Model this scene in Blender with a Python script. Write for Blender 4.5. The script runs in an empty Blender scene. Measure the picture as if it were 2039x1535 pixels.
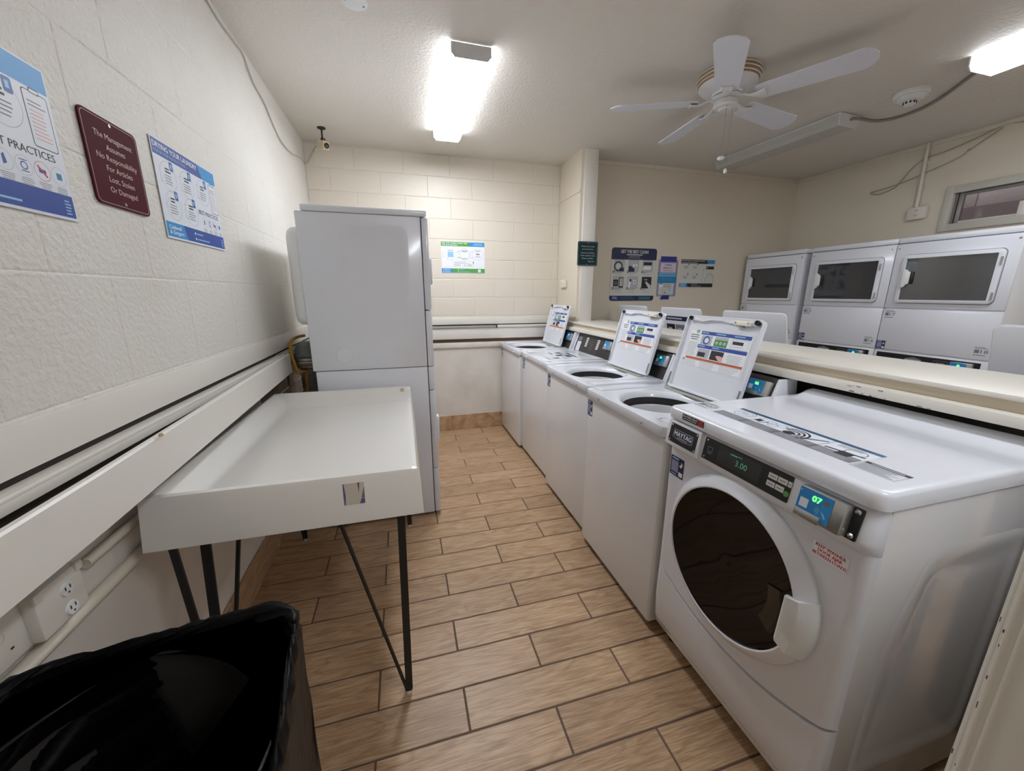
import bpy, bmesh, math, random
from mathutils import Vector, Matrix, noise as mnoise

random.seed(7)
SC = bpy.context.scene
COL = SC.collection
PI = math.pi

# ------------------------------------------------------------------ camera
H = 1.43
yaw, pitch, roll = 0.27307, 0.23631, -0.001212
fw = Vector((math.sin(yaw) * math.cos(pitch), math.cos(yaw) * math.cos(pitch), -math.sin(pitch)))
rt = Vector((math.cos(yaw), -math.sin(yaw), 0))
dn = fw.cross(rt)
r2 = rt * math.cos(roll) + dn * math.sin(roll)
d2 = -rt * math.sin(roll) + dn * math.cos(roll)
cam_data = bpy.data.cameras.new('camera')
cam_data.sensor_width = 36
cam_data.sensor_fit = 'HORIZONTAL'
cam_data.lens = 761.5 / 2039 * 36
cam_data.clip_start = 0.01
cam = bpy.data.objects.new('camera', cam_data)
COL.objects.link(cam)
cam.matrix_world = Matrix(((r2.x, -d2.x, -fw.x, 0), (r2.y, -d2.y, -fw.y, 0), (r2.z, -d2.z, -fw.z, H), (0, 0, 0, 1)))
SC.camera = cam

# ------------------------------------------------------------------ world, exposure
world = bpy.data.worlds.new('world')
SC.world = world
world.use_nodes = True
world.node_tree.nodes['Background'].inputs[0].default_value = (0.80, 0.88, 1.0, 1)
world.node_tree.nodes['Background'].inputs[1].default_value = 1.7
SC.view_settings.view_transform = 'Standard'
SC.view_settings.look = 'None'
SC.view_settings.gamma = 1
SC.view_settings.use_curve_mapping = False
SC.view_settings.exposure = 0.66
LAMP_A = 29.0      # lens radiance of the lit ceiling light on the left
LAMP_B = 14.0       # the lit ceiling light at the right edge
FILL_C = 22.0       # unseen fill light added near the camera to brighten the foreground

CEIL = 2.665


# ------------------------------------------------------------------ materials
def s2l(c):
    c = c / 255.0
    return c / 12.92 if c <= 0.04045 else ((c + 0.055) / 1.055) ** 2.4


def rgb(r, g, b):
    return (s2l(r), s2l(g), s2l(b), 1)


MATS = {}


def mat(name, color, rough=0.5, metal=0.0, emit=0.0, coat=0.0, spec=None, bump=None, alpha=None):
    m = bpy.data.materials.new(name)
    m.use_nodes = True
    nt = m.node_tree
    b = nt.nodes['Principled BSDF']
    b.inputs['Base Color'].default_value = color
    b.inputs['Roughness'].default_value = rough
    b.inputs['Metallic'].default_value = metal
    if coat:
        b.inputs['Coat Weight'].default_value = coat
        b.inputs['Coat Roughness'].default_value = 0.08
    if spec is not None:
        b.inputs['Specular IOR Level'].default_value = spec
    if emit:
        b.inputs['Emission Color'].default_value = color
        b.inputs['Emission Strength'].default_value = emit
    if bump:
        scale, strength, dist, detail = bump
        tc = nt.nodes.new('ShaderNodeTexCoord')
        nz = nt.nodes.new('ShaderNodeTexNoise')
        nz.inputs['Scale'].default_value = scale
        nz.inputs['Detail'].default_value = detail
        bp = nt.nodes.new('ShaderNodeBump')
        bp.inputs['Strength'].default_value = strength
        bp.inputs['Distance'].default_value = dist
        nt.links.new(tc.outputs['Object'], nz.inputs['Vector'])
        nt.links.new(nz.outputs['Fac'], bp.inputs['Height'])
        nt.links.new(bp.outputs['Normal'], b.inputs['Normal'])
    MATS[name] = m
    return m


def vary(m, scale, c1, c2, detail=3, lo=0.35, hi=0.65):
    """blotches of two paint tones"""
    nt = m.node_tree
    b = nt.nodes['Principled BSDF']
    tc = nt.nodes.new('ShaderNodeTexCoord')
    nz = nt.nodes.new('ShaderNodeTexNoise')
    nz.inputs['Scale'].default_value = scale
    nz.inputs['Detail'].default_value = detail
    cr = nt.nodes.new('ShaderNodeValToRGB')
    cr.color_ramp.elements[0].position = lo
    cr.color_ramp.elements[1].position = hi
    cr.color_ramp.elements[0].color = c1
    cr.color_ramp.elements[1].color = c2
    nt.links.new(tc.outputs['Object'], nz.inputs['Vector'])
    nt.links.new(nz.outputs['Fac'], cr.inputs['Fac'])
    nt.links.new(cr.outputs['Color'], b.inputs['Base Color'])


M_BLOCK = mat('block_paint', rgb(228, 222, 213), 0.42, bump=(75, 0.85, 0.006, 7))
vary(M_BLOCK, 1.2, rgb(224, 220, 211), rgb(231, 228, 220))
M_BLOCKB = mat('block_paint_smooth', rgb(226, 217, 202), 0.42, bump=(60, 0.4, 0.004, 6))
M_WALL = mat('wall_paint', rgb(226, 216, 198), 0.5, bump=(40, 0.25, 0.003, 4))
M_WAINS = mat('plaster_paint', rgb(225, 220, 208), 0.45, bump=(14, 0.3, 0.006, 4))
vary(M_WAINS, 4, rgb(220, 213, 204), rgb(230, 225, 217))
M_CEIL = mat('ceiling_paint', rgb(222, 216, 206), 0.6, bump=(60, 0.55, 0.006, 5))
M_TRIM = mat('trim_paint', rgb(230, 226, 217), 0.35, bump=(18, 0.12, 0.002, 3))
M_WINF = mat('window_frame_paint', rgb(204, 200, 190), 0.45)
M_TRIMC = mat('trim_cream', rgb(226, 221, 210), 0.38, bump=(22, 0.3, 0.003, 4))
M_TAN = mat('tan_band', rgb(212, 198, 176), 0.45)
M_SLOT = mat('dark_slot', rgb(52, 44, 40), 0.8)
M_BROWN = mat('brown_strip', rgb(98, 72, 52), 0.6, bump=(30, 0.4, 0.004, 4))
M_GREYCH = mat('grey_metal', rgb(165, 165, 158), 0.4)
M_PARTITION = mat('partition_dark', rgb(92, 85, 78), 0.6)
M_ENAMEL = mat('white_enamel', rgb(229, 231, 238), 0.2, coat=0.3)
M_ENAMELW = mat('warm_enamel', rgb(222, 220, 219), 0.12, coat=0.5)
M_WHITEPL = mat('white_plastic', rgb(232, 234, 234), 0.35)
M_CREAMPL = mat('cream_plastic', rgb(232, 226, 205), 0.4)
M_CONSOLE = mat('console_black', rgb(52, 48, 47), 0.42)
M_BLACKPL = mat('black_plastic', rgb(26, 26, 27), 0.35)
M_RUBBER = mat('black_rubber', rgb(22, 22, 22), 0.6)
M_DISP = mat('display_window', rgb(14, 13, 14), 0.12)
M_STEEL = mat('brushed_steel', rgb(190, 190, 188), 0.32, metal=0.9)
M_CHROME = mat('screw_metal', rgb(200, 200, 200), 0.2, metal=1.0)
M_DRUM = mat('drum_grey', rgb(205, 207, 211), 0.35)
M_DRUMD = mat('drum_dark', rgb(48, 46, 45), 0.5)
M_BLUE = mat('reader_blue', rgb(40, 135, 205), 0.35)
M_LED = mat('led_green', (0.08, 1.0, 0.10, 1), 0.5, emit=2.2)
M_LEDDIM = mat('led_dim_green', (0.10, 0.40, 0.24, 1), 0.5, emit=0.12)
M_LEDW = mat('led_pale', (0.4, 0.9, 1.0, 1), 0.5, emit=1.5)
M_LEDB = mat('led_blue', (0.10, 0.45, 1.0, 1), 0.5, emit=1.2)
M_PURE = mat('print_white', rgb(238, 240, 244), 0.45)
M_PAPER = mat('print_paper', rgb(226, 231, 240), 0.45)
M_PAPERG = mat('print_paper_grey', rgb(214, 214, 208), 0.5)
M_INK = mat('print_black', rgb(38, 38, 42), 0.5)
M_GREYINK = mat('print_grey', rgb(120, 122, 128), 0.5)
M_LGREY = mat('print_light_grey', rgb(185, 187, 192), 0.5)
M_NAVY = mat('print_navy', rgb(30, 42, 78), 0.45)
M_PBLUE = mat('print_blue', rgb(48, 96, 172), 0.45)
M_CYAN = mat('print_cyan', rgb(44, 146, 212), 0.45)
M_TEAL = mat('print_teal', rgb(30, 130, 176), 0.45)
M_GREEN = mat('print_green', rgb(84, 160, 76), 0.45)
M_LEAF = mat('print_leaf_green', rgb(62, 150, 60), 0.45)
M_PRED = mat('print_red', rgb(196, 34, 36), 0.45)
M_ORANGE = mat('print_orange', rgb(196, 98, 56), 0.45)
M_PINK = mat('print_pink', rgb(226, 178, 170), 0.5)
M_LBLUE = mat('print_light_blue', rgb(150, 200, 232), 0.45)
M_ROYAL = mat('print_royal', rgb(48, 78, 160), 0.45)
M_DTEAL = mat('print_steel_blue', rgb(58, 106, 142), 0.45)
M_LILAC = mat('sleeve_lilac', rgb(150, 146, 184), 0.3)
M_PAPERV = mat('print_lilac_paper', rgb(222, 208, 216), 0.5)
M_TAPE = mat('blue_tape', rgb(44, 56, 140), 0.5)
M_MAROON = mat('sign_maroon', rgb(80, 24, 33), 0.65, spec=0.12)
M_SIGNTXT = mat('sign_lettering', rgb(205, 180, 170), 0.45)
M_DGREEN = mat('sign_green', rgb(14, 48, 50), 0.5, spec=0.25)
M_LENS = mat('lamp_lens', rgb(192, 190, 184), 0.4)
M_LAMPM = mat('lamp_metal', rgb(225, 226, 228), 0.4)
M_FAN = mat('fan_white', rgb(222, 222, 222), 0.35)
M_FANB = mat('fan_blade_paint', rgb(222, 223, 232), 0.45)
M_GOLD = mat('fan_gold_band', rgb(148, 116, 74), 0.5, metal=0.15)
M_TABLE = mat('table_fibreglass', rgb(236, 233, 227), 0.28, coat=0.2)
M_BLACKM = mat('black_steel', rgb(30, 29, 29), 0.45)
M_LINER = mat('black_liner', rgb(4, 4, 5), 0.42, spec=0.16, bump=(34, 0.45, 0.006, 4))
M_BIN = mat('bin_plastic', rgb(58, 54, 52), 0.5)
M_FOIL = mat('duct_foil', rgb(190, 188, 180), 0.3, metal=0.9, bump=(70, 0.8, 0.01, 3))
M_DUCT = mat('duct_grey', rgb(128, 134, 134), 0.45)
M_GAS = mat('gas_line_yellow', rgb(190, 140, 50), 0.5)
M_PIPE = mat('pipe_paint', rgb(222, 214, 198), 0.4)
M_CAB = mat('cable_paint', rgb(196, 190, 176), 0.5)
M_CABW = mat('cable_beige', rgb(176, 164, 146), 0.5)
M_CABD = mat('cable_grey', rgb(150, 145, 140), 0.5)
M_ALU = mat('window_metal', rgb(150, 146, 142), 0.4, metal=0.4)
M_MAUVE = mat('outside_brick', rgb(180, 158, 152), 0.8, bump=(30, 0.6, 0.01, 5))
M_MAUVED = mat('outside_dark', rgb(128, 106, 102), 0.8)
M_GROUT = mat('floor_grout', rgb(96, 78, 66), 0.8)
M_CHIP = mat('bare_wood', rgb(120, 78, 58), 0.7)
M_OLDST = mat('old_sticker_paper', rgb(206, 198, 184), 0.6)
M_PURPLE = mat('old_sticker_purple', rgb(104, 88, 150), 0.6)
M_DISC = mat('plug_beige', rgb(200, 178, 150), 0.5)
M_CAMBOX = mat('camera_beige', rgb(214, 194, 158), 0.4)
M_CONC = mat('rough_masonry', rgb(120, 104, 92), 0.9, bump=(20, 0.8, 0.02, 5))


def facing_mix(nt, f0):
    """Schlick reflectance that does not depend on which way the face points"""
    lw = nt.nodes.new('ShaderNodeLayerWeight')
    lw.inputs['Blend'].default_value = 0.5
    pw = nt.nodes.new('ShaderNodeMath')
    pw.operation = 'POWER'
    pw.inputs[1].default_value = 5.0
    ma = nt.nodes.new('ShaderNodeMath')
    ma.operation = 'MULTIPLY_ADD'
    ma.inputs[1].default_value = 1.0 - f0
    ma.inputs[2].default_value = f0
    nt.links.new(lw.outputs['Facing'], pw.inputs[0])
    nt.links.new(pw.outputs[0], ma.inputs[0])
    return ma


def glass_material():
    m = bpy.data.materials.new('window_glass')
    m.use_nodes = True
    nt = m.node_tree
    nt.nodes.remove(nt.nodes['Principled BSDF'])
    tr = nt.nodes.new('ShaderNodeBsdfTransparent')
    tr.inputs[0].default_value = (0.75, 0.78, 0.80, 1)
    gl = nt.nodes.new('ShaderNodeBsdfGlossy')
    gl.inputs['Roughness'].default_value = 0.02
    fr = facing_mix(nt, 0.04)
    mx = nt.nodes.new('ShaderNodeMixShader')
    nt.links.new(fr.outputs[0], mx.inputs[0])
    nt.links.new(tr.outputs[0], mx.inputs[1])
    nt.links.new(gl.outputs[0], mx.inputs[2])
    nt.links.new(mx.outputs[0], nt.nodes['Material Output'].inputs[0])
    return m


M_GLASS = glass_material()


def tinted_glass(name, tint, ior):
    m = bpy.data.materials.new(name)
    m.use_nodes = True
    nt = m.node_tree
    nt.nodes.remove(nt.nodes['Principled BSDF'])
    df = nt.nodes.new('ShaderNodeBsdfDiffuse')
    df.inputs[0].default_value = tint
    gl = nt.nodes.new('ShaderNodeBsdfGlossy')
    gl.inputs['Roughness'].default_value = 0.03
    fr = facing_mix(nt, ior)
    mx = nt.nodes.new('ShaderNodeMixShader')
    nt.links.new(fr.outputs[0], mx.inputs[0])
    nt.links.new(df.outputs[0], mx.inputs[1])
    nt.links.new(gl.outputs[0], mx.inputs[2])
    nt.links.new(mx.outputs[0], nt.nodes['Material Output'].inputs[0])
    return m


M_GLASSD = tinted_glass('dark_door_glass_tint', rgb(15, 12, 11), 0.034)
M_DGLASS = tinted_glass('dryer_glass_tint', rgb(62, 64, 68), 0.11)


def lamp_material(name, strength):
    m = bpy.data.materials.new(name)
    m.use_nodes = True
    nt = m.node_tree
    b = nt.nodes['Principled BSDF']
    b.inputs['Base Color'].default_value = (0.9, 0.9, 0.9, 1)
    b.inputs['Emission Color'].default_value = (0.88, 0.925, 1.0, 1)
    b.inputs['Emission Strength'].default_value = strength
    return m


M_LIT_A = lamp_material('lit_lens_left', LAMP_A)
M_LIT_B = lamp_material('lit_lens_right', LAMP_B)
M_FILL_C = lamp_material('fill_lens', FILL_C)
M_SIDE_A = lamp_material('lens_side_left', LAMP_A * 0.22)     # lens sides dimmed to limit the glow on the ceiling
M_SIDE_B = lamp_material('lens_side_right', LAMP_B * 0.22)
M_FILLSIDE_C = lamp_material('fill_lens_side', FILL_C * 0.22)
LENS_SIDE = {M_LIT_A: M_SIDE_A, M_LIT_B: M_SIDE_B, M_FILL_C: M_FILLSIDE_C}


def wood_material(name='floor_tile_wood', axis=0):
    m = bpy.data.materials.new(name)
    m.use_nodes = True
    nt = m.node_tree
    b = nt.nodes['Principled BSDF']
    N, L = nt.nodes.new, nt.links.new
    tc = N('ShaderNodeTexCoord')
    at = N('ShaderNodeAttribute')
    at.attribute_name = 'plank'
    sc = N('ShaderNodeMapping')
    sc.inputs['Scale'].default_value = (1.0, 6.0, 1.0) if axis == 0 else (6.0, 1.0, 6.0)
    L(tc.outputs['Object'], sc.inputs['Vector'])
    off = N('ShaderNodeVectorMath')
    off.operation = 'SCALE'
    off.inputs[0].default_value = (37.0, 19.0, 53.0)
    L(at.outputs['Fac'], off.inputs['Scale'])
    ad = N('ShaderNodeVectorMath')
    ad.operation = 'ADD'
    L(sc.outputs['Vector'], ad.inputs[0])
    L(off.outputs['Vector'], ad.inputs[1])
    n1 = N('ShaderNodeTexNoise')
    n1.inputs['Scale'].default_value = 2.0
    n1.inputs['Detail'].default_value = 2
    n1.inputs['Distortion'].default_value = 0.6
    L(ad.outputs['Vector'], n1.inputs['Vector'])
    mul = N('ShaderNodeMath')
    mul.operation = 'MULTIPLY'
    mul.inputs[1].default_value = 46.0
    L(n1.outputs['Fac'], mul.inputs[0])
    sn = N('ShaderNodeMath')
    sn.operation = 'SINE'
    L(mul.outputs[0], sn.inputs[0])
    r1 = N('ShaderNodeValToRGB')
    r1.color_ramp.elements[0].position = 0.0
    r1.color_ramp.elements[0].color = (0, 0, 0, 1)
    r1.color_ramp.elements[1].position = 0.42
    r1.color_ramp.elements[1].color = (1, 1, 1, 1)
    ms = N('ShaderNodeMath')
    ms.operation = 'MULTIPLY_ADD'
    ms.inputs[1].default_value = 0.5
    ms.inputs[2].default_value = 0.5
    L(sn.outputs[0], ms.inputs[0])
    L(ms.outputs[0], r1.inputs['Fac'])
    fine = N('ShaderNodeTexNoise')
    fine.inputs['Scale'].default_value = 9
    fine.inputs['Detail'].default_value = 7
    fine.inputs['Roughness'].default_value = 0.7
    m2 = N('ShaderNodeMapping')
    m2.inputs['Scale'].default_value = (1.0, 3.5, 1.0) if axis == 0 else (3.5, 1.0, 3.5)
    L(ad.outputs['Vector'], m2.inputs['Vector'])
    L(m2.outputs['Vector'], fine.inputs['Vector'])
    base = N('ShaderNodeValToRGB')
    base.color_ramp.elements[0].position = 0.36
    base.color_ramp.elements[1].position = 0.64
    base.color_ramp.elements[0].color = rgb(164, 132, 100)
    base.color_ramp.elements[1].color = rgb(210, 180, 146)
    L(fine.outputs['Fac'], base.inputs['Fac'])
    grain = N('ShaderNodeMixRGB')
    grain.blend_type = 'MULTIPLY'
    grain.inputs[2].default_value = (0.74, 0.66, 0.58, 1)
    inv = N('ShaderNodeMath')
    inv.operation = 'MULTIPLY_ADD'
    inv.inputs[1].default_value = -0.6
    inv.inputs[2].default_value = 0.6
    L(r1.outputs['Color'], inv.inputs[0])
    L(inv.outputs[0], grain.inputs[0])
    L(base.outputs['Color'], grain.inputs[1])
    tone = N('ShaderNodeMixRGB')
    tone.blend_type = 'MULTIPLY'
    tone.inputs[0].default_value = 1
    tr = N('ShaderNodeValToRGB')
    tr.color_ramp.elements[0].color = (0.84, 0.80, 0.77, 1)
    tr.color_ramp.elements[1].color = (1.06, 1.03, 1.0, 1)
    L(at.outputs['Fac'], tr.inputs['Fac'])
    L(grain.outputs['Color'], tone.inputs[1])
    L(tr.outputs['Color'], tone.inputs[2])
    L(tone.outputs['Color'], b.inputs['Base Color'])
    b.inputs['Roughness'].default_value = 0.38
    bp = N('ShaderNodeBump')
    bp.inputs['Strength'].default_value = 0.25
    bp.inputs['Distance'].default_value = 0.002
    L(fine.outputs['Fac'], bp.inputs['Height'])
    L(bp.outputs['Normal'], b.inputs['Normal'])
    return m


M_WOOD = wood_material()
M_WOODY = wood_material('skirting_tile_wood', 1)


# ------------------------------------------------------------------ geometry collector
class G:
    def __init__(self):
        self.v, self.f, self.m = [], [], []

    def add(self, verts, faces, mi=0, mtx=None):
        n = len(self.v)
        self.v += [tuple(mtx @ Vector(p)) if mtx else tuple(p) for p in verts]
        for f in faces:
            self.f.append(tuple(n + i for i in f))
            self.m.append(mi)
        return self

    def box(self, x0, x1, y0, y1, z0, z1, mi=0, bev=0.0, seg=2, mtx=None):
        if bev <= 0:
            v = [(x0, y0, z0), (x1, y0, z0), (x1, y1, z0), (x0, y1, z0), (x0, y0, z1), (x1, y0, z1), (x1, y1, z1), (x0, y1, z1)]
            f = [(0, 3, 2, 1), (4, 5, 6, 7), (0, 1, 5, 4), (1, 2, 6, 5), (2, 3, 7, 6), (3, 0, 4, 7)]
            return self.add(v, f, mi, mtx)
        bm = bmesh.new()
        bmesh.ops.create_cube(bm, size=1, matrix=Matrix.Translation(((x0 + x1) / 2, (y0 + y1) / 2, (z0 + z1) / 2)) @ Matrix.Diagonal((x1 - x0, y1 - y0, z1 - z0, 1)))
        b = min(bev, 0.49 * min(x1 - x0, y1 - y0, z1 - z0))
        bmesh.ops.bevel(bm, geom=list(bm.edges), offset=b, segments=seg, profile=0.5, affect='EDGES')
        return self.addbm(bm, mi, mtx)

    def addbm(self, bm, mi=0, mtx=None):
        bm.verts.index_update()
        self.add([v.co[:] for v in bm.verts], [[v.index for v in f.verts] for f in bm.faces], mi, mtx)
        bm.free()
        return self

    def prism(self, poly, axis, a, b, mi=0, bev=0.0):
        """poly in the two other axes (in cyclic order), extruded a..b along axis"""
        n = len(poly)
        def P(p, t):
            return {0: (t, p[0], p[1]), 1: (p[0], t, p[1]), 2: (p[0], p[1], t)}[axis]
        v = [P(p, a) for p in poly] + [P(p, b) for p in poly]
        f = [tuple(range(n)), tuple(range(2 * n - 1, n - 1, -1))]
        f += [(i, i + n, (i + 1) % n + n, (i + 1) % n) for i in range(n)]
        bm = bmesh.new()
        vs = [bm.verts.new(p) for p in v]
        for q in f:
            bm.faces.new([vs[i] for i in q])
        bmesh.ops.recalc_face_normals(bm, faces=list(bm.faces))
        if bev:
            bmesh.ops.bevel(bm, geom=list(bm.edges), offset=bev, segments=2, profile=0.5, affect='EDGES')
        return self.addbm(bm, mi)

    def loft(self, loops, mi=0, cap0=False, cap1=False, closed=True):
        n = len(loops[0])
        v = [p for l in loops for p in l]
        f = []
        for k in range(len(loops) - 1):
            for i in range(n if closed else n - 1):
                j = (i + 1) % n
                f.append((k * n + i, k * n + j, (k + 1) * n + j, (k + 1) * n + i))
        if cap0:
            f.append(tuple(range(n - 1, -1, -1)))
        if cap1:
            f.append(tuple((len(loops) - 1) * n + i for i in range(n)))
        return self.add(v, f, mi)

    def cyl(self, p0, p1, r0, r1=None, n=24, mi=0, caps=True):
        r1 = r0 if r1 is None else r1
        p0, p1 = Vector(p0), Vector(p1)
        d = (p1 - p0).normalized()
        a = d.orthogonal().normalized()
        b = d.cross(a)
        l0 = [p0 + (a * math.cos(t) + b * math.sin(t)) * r0 for t in [2 * PI * i / n for i in range(n)]]
        l1 = [p1 + (a * math.cos(t) + b * math.sin(t)) * r1 for t in [2 * PI * i / n for i in range(n)]]
        return self.loft([l0, l1], mi, caps, caps)

    def lathe(self, prof, n=32, c=(0, 0, 0), axis=2, mi=0, cap0=False, cap1=False):
        loops = []
        for r, h in prof:
            l = []
            for i in range(n):
                t = 2 * PI * i / n
                a, b = r * math.cos(t), r * math.sin(t)
                p = {2: (a, b, h), 0: (h, a, b), 1: (b, h, a)}[axis]
                l.append((p[0] + c[0], p[1] + c[1], p[2] + c[2]))
            loops.append(l)
        return self.loft(loops, mi, cap0, cap1)

    def tube(self, pts, r, n=8, mi=0, smooth=0):
        pts = [Vector(p) for p in pts]
        if smooth:
            out = []
            for i in range(len(pts) - 1):
                p0, p1, p2, p3 = pts[max(i - 1, 0)], pts[i], pts[i + 1], pts[min(i + 2, len(pts) - 1)]
                for k in range(smooth):
                    t = k / smooth
                    out.append(0.5 * ((2 * p1) + (p2 - p0) * t + (2 * p0 - 5 * p1 + 4 * p2 - p3) * t * t + (3 * p1 - p0 - 3 * p2 + p3) * t ** 3))
            pts = out + [pts[-1]]
        loops = []
        ref = None
        for i, p in enumerate(pts):
            d = (pts[min(i + 1, len(pts) - 1)] - pts[max(i - 1, 0)]).normalized()
            a = d.orthogonal().normalized() if ref is None else (ref - d * ref.dot(d)).normalized()
            ref = a
            b = d.cross(a)
            loops.append([p + (a * math.cos(t) + b * math.sin(t)) * r for t in [2 * PI * k / n for k in range(n)]])
        return self.loft(loops, mi, True, True)

    def build(self, name, mats, parent=None, loc=None, sharp=32, world=False):
        if not isinstance(mats, (list, tuple)):
            mats = [mats]
        o_ = Vector(loc) if loc is not None else Vector((0, 0, 0))
        me = bpy.data.meshes.new(name)
        me.from_pydata([tuple(Vector(p) - o_) for p in self.v], [], self.f)
        for m in mats:
            me.materials.append(m)
        me.polygons.foreach_set('material_index', self.m)
        me.polygons.foreach_set('use_smooth', [True] * len(self.f))
        me.set_sharp_from_angle(angle=math.radians(sharp))
        me.validate()
        me.update()
        ob = bpy.data.objects.new(name, me)
        COL.objects.link(ob)
        if parent is not None:
            ob.parent = parent
        ob.location = o_
        return ob


def rrect(x0, x1, y0, y1, r, n=5):
    pts = []
    for cx, cy, a0 in ((x1 - r, y1 - r, 0), (x0 + r, y1 - r, PI / 2), (x0 + r, y0 + r, PI), (x1 - r, y0 + r, 1.5 * PI)):
        for i in range(n + 1):
            t = a0 + PI / 2 * i / n
            pts.append((cx + r * math.cos(t), cy + r * math.sin(t)))
    return pts


# ------------------------------------------------------------------ lettering and printing
_txt = {}


def text_geo(s):
    if s not in _txt:
        cu = bpy.data.curves.new('t', 'FONT')
        cu.body = s
        cu.resolution_u = 2
        ob = bpy.data.objects.new('t', cu)
        COL.objects.link(ob)
        dg = bpy.context.evaluated_depsgraph_get()
        dg.update()
        me = bpy.data.meshes.new_from_object(ob.evaluated_get(dg))
        vs = [(v.co.x, v.co.y) for v in me.vertices]
        fs = [tuple(p.vertices) for p in me.polygons]
        bpy.data.objects.remove(ob)
        bpy.data.curves.remove(cu)
        bpy.data.meshes.remove(me)
        x0, x1 = min(p[0] for p in vs), max(p[0] for p in vs)
        _txt[s] = ([(p[0] - x0, p[1]) for p in vs], fs, x1 - x0)
    return _txt[s]


CAPH = 0.72


class D(G):
    """flat printing in a plane: origin o, unit axes u (right) and v (up)"""

    def __init__(self, o, u, v, step=0.00010):
        super().__init__()
        self.o, self.u, self.w = Vector(o), Vector(u), Vector(v)
        self.n = self.u.cross(self.w)
        self.step = step
        self.mats = []

    def mi(self, m):
        if m not in self.mats:
            self.mats.append(m)
        return self.mats.index(m)

    def P(self, x, y, l):
        return self.o + self.u * x + self.w * y + self.n * (l * self.step)

    def poly(self, pts, m, l=1):
        self.add([self.P(x, y, l) for x, y in pts], [tuple(range(len(pts)))], self.mi(m))
        return self

    def rect(self, x, y, w, h, m, l=1):
        return self.poly([(x, y), (x + w, y), (x + w, y + h), (x, y + h)], m, l)

    def rr(self, x, y, w, h, r, m, l=1):
        return self.poly(rrect(x, x + w, y, y + h, r, 4), m, l)

    def base(self, pts, t, m):
        """a sheet with thickness t, its face at layer 0"""
        n = len(pts)
        v = [self.P(x, y, 0) for x, y in pts] + [self.P(x, y, 0) - self.n * t for x, y in pts]
        f = [tuple(range(n)), tuple(range(2 * n - 1, n - 1, -1))] + [((i + 1) % n, i, i + n, (i + 1) % n + n) for i in range(n)]
        self.add(v, f, self.mi(m))
        return self

    def circ(self, x, y, r, m, l=1, n=20):
        return self.poly([(x + r * math.cos(2 * PI * i / n), y + r * math.sin(2 * PI * i / n)) for i in range(n)], m, l)

    def ring(self, x, y, r, t, m, l=1, n=28, a0=0, a1=360, sx=1.0):
        v, f = [], []
        A = [math.radians(a0 + (a1 - a0) * i / n) for i in range(n + 1)]
        for a in A:
            v.append(self.P(x + sx * r * math.cos(a), y + r * math.sin(a), l))
            v.append(self.P(x + sx * (r - t) * math.cos(a), y + (r - t) * math.sin(a), l))
        for i in range(n):
            f.append((2 * i, 2 * i + 2, 2 * i + 3, 2 * i + 1))
        self.add(v, [q[::-1] for q in f], self.mi(m))
        return self

    def frame(self, x, y, w, h, t, m, l=1):
        self.rect(x, y, w, t, m, l).rect(x, y + h - t, w, t, m, l)
        return self.rect(x, y + t, t, h - 2 * t, m, l).rect(x + w - t, y + t, t, h - 2 * t, m, l)

    def line(self, x0, y0, x1, y1, t, m, l=1):
        d = Vector((x1 - x0, y1 - y0))
        k = Vector((-d.y, d.x)).normalized() * t / 2
        return self.poly([(x0 - k.x, y0 - k.y), (x1 - k.x, y1 - k.y), (x1 + k.x, y1 + k.y), (x0 + k.x, y0 + k.y)], m, l)

    def text(self, s, x, y, h, m, w=None, al='L', l=2, bold=0.0):
        vs, fs, tw = text_geo(s)
        k = h / CAPH
        kx = k if w is None else w / tw
        x0 = x - {'L': 0, 'C': 0.5, 'R': 1}[al] * tw * kx
        for dx in ((0,) if not bold else (-bold, bold)):
            self.add([self.P(x0 + p[0] * kx + dx, y + p[1] * k, l + (dx > 0) * 0.3) for p in vs], fs, self.mi(m))
        return self

    def lines(self, x, y, w, n, pitch, t, m, l=1, al='L', seed=1):
        rnd = random.Random(seed)
        for i in range(n):
            ww = w * rnd.uniform(0.72, 1.0)
            xx = x if al == 'L' else x + (w - ww) / 2
            self.rect(xx, y - i * pitch, ww, t, m, l)
        return self

    def out(self, name, parent=None, loc=None):
        return self.build(name, self.mats, parent, loc, sharp=60)


# ------------------------------------------------------------------ scene bookkeeping
def tag(o, label, cat, group=None):
    o['label'] = label
    o['category'] = cat
    if group:
        o['group'] = group
    return o


def struct(o):
    o['kind'] = 'structure'
    return o


def thing(name, label, cat, loc=(0, 0, 0), rz=0, group=None):
    o = bpy.data.objects.new(name, None)
    o.empty_display_size = 0.1
    COL.objects.link(o)
    o.location = loc
    o.rotation_euler = (0, 0, rz)
    return tag(o, label, cat, group)


def copy_tree(o, parent=None):
    c = o.copy()
    COL.objects.link(c)
    c.parent = parent
    for ch in list(o.children):
        copy_tree(ch, c)
    return c


# ================================================================== SETTING
LX, LXL, BY, RBY, RX, FY = -0.725, -0.785, 3.925, 3.66, 4.35, -1.25


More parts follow.
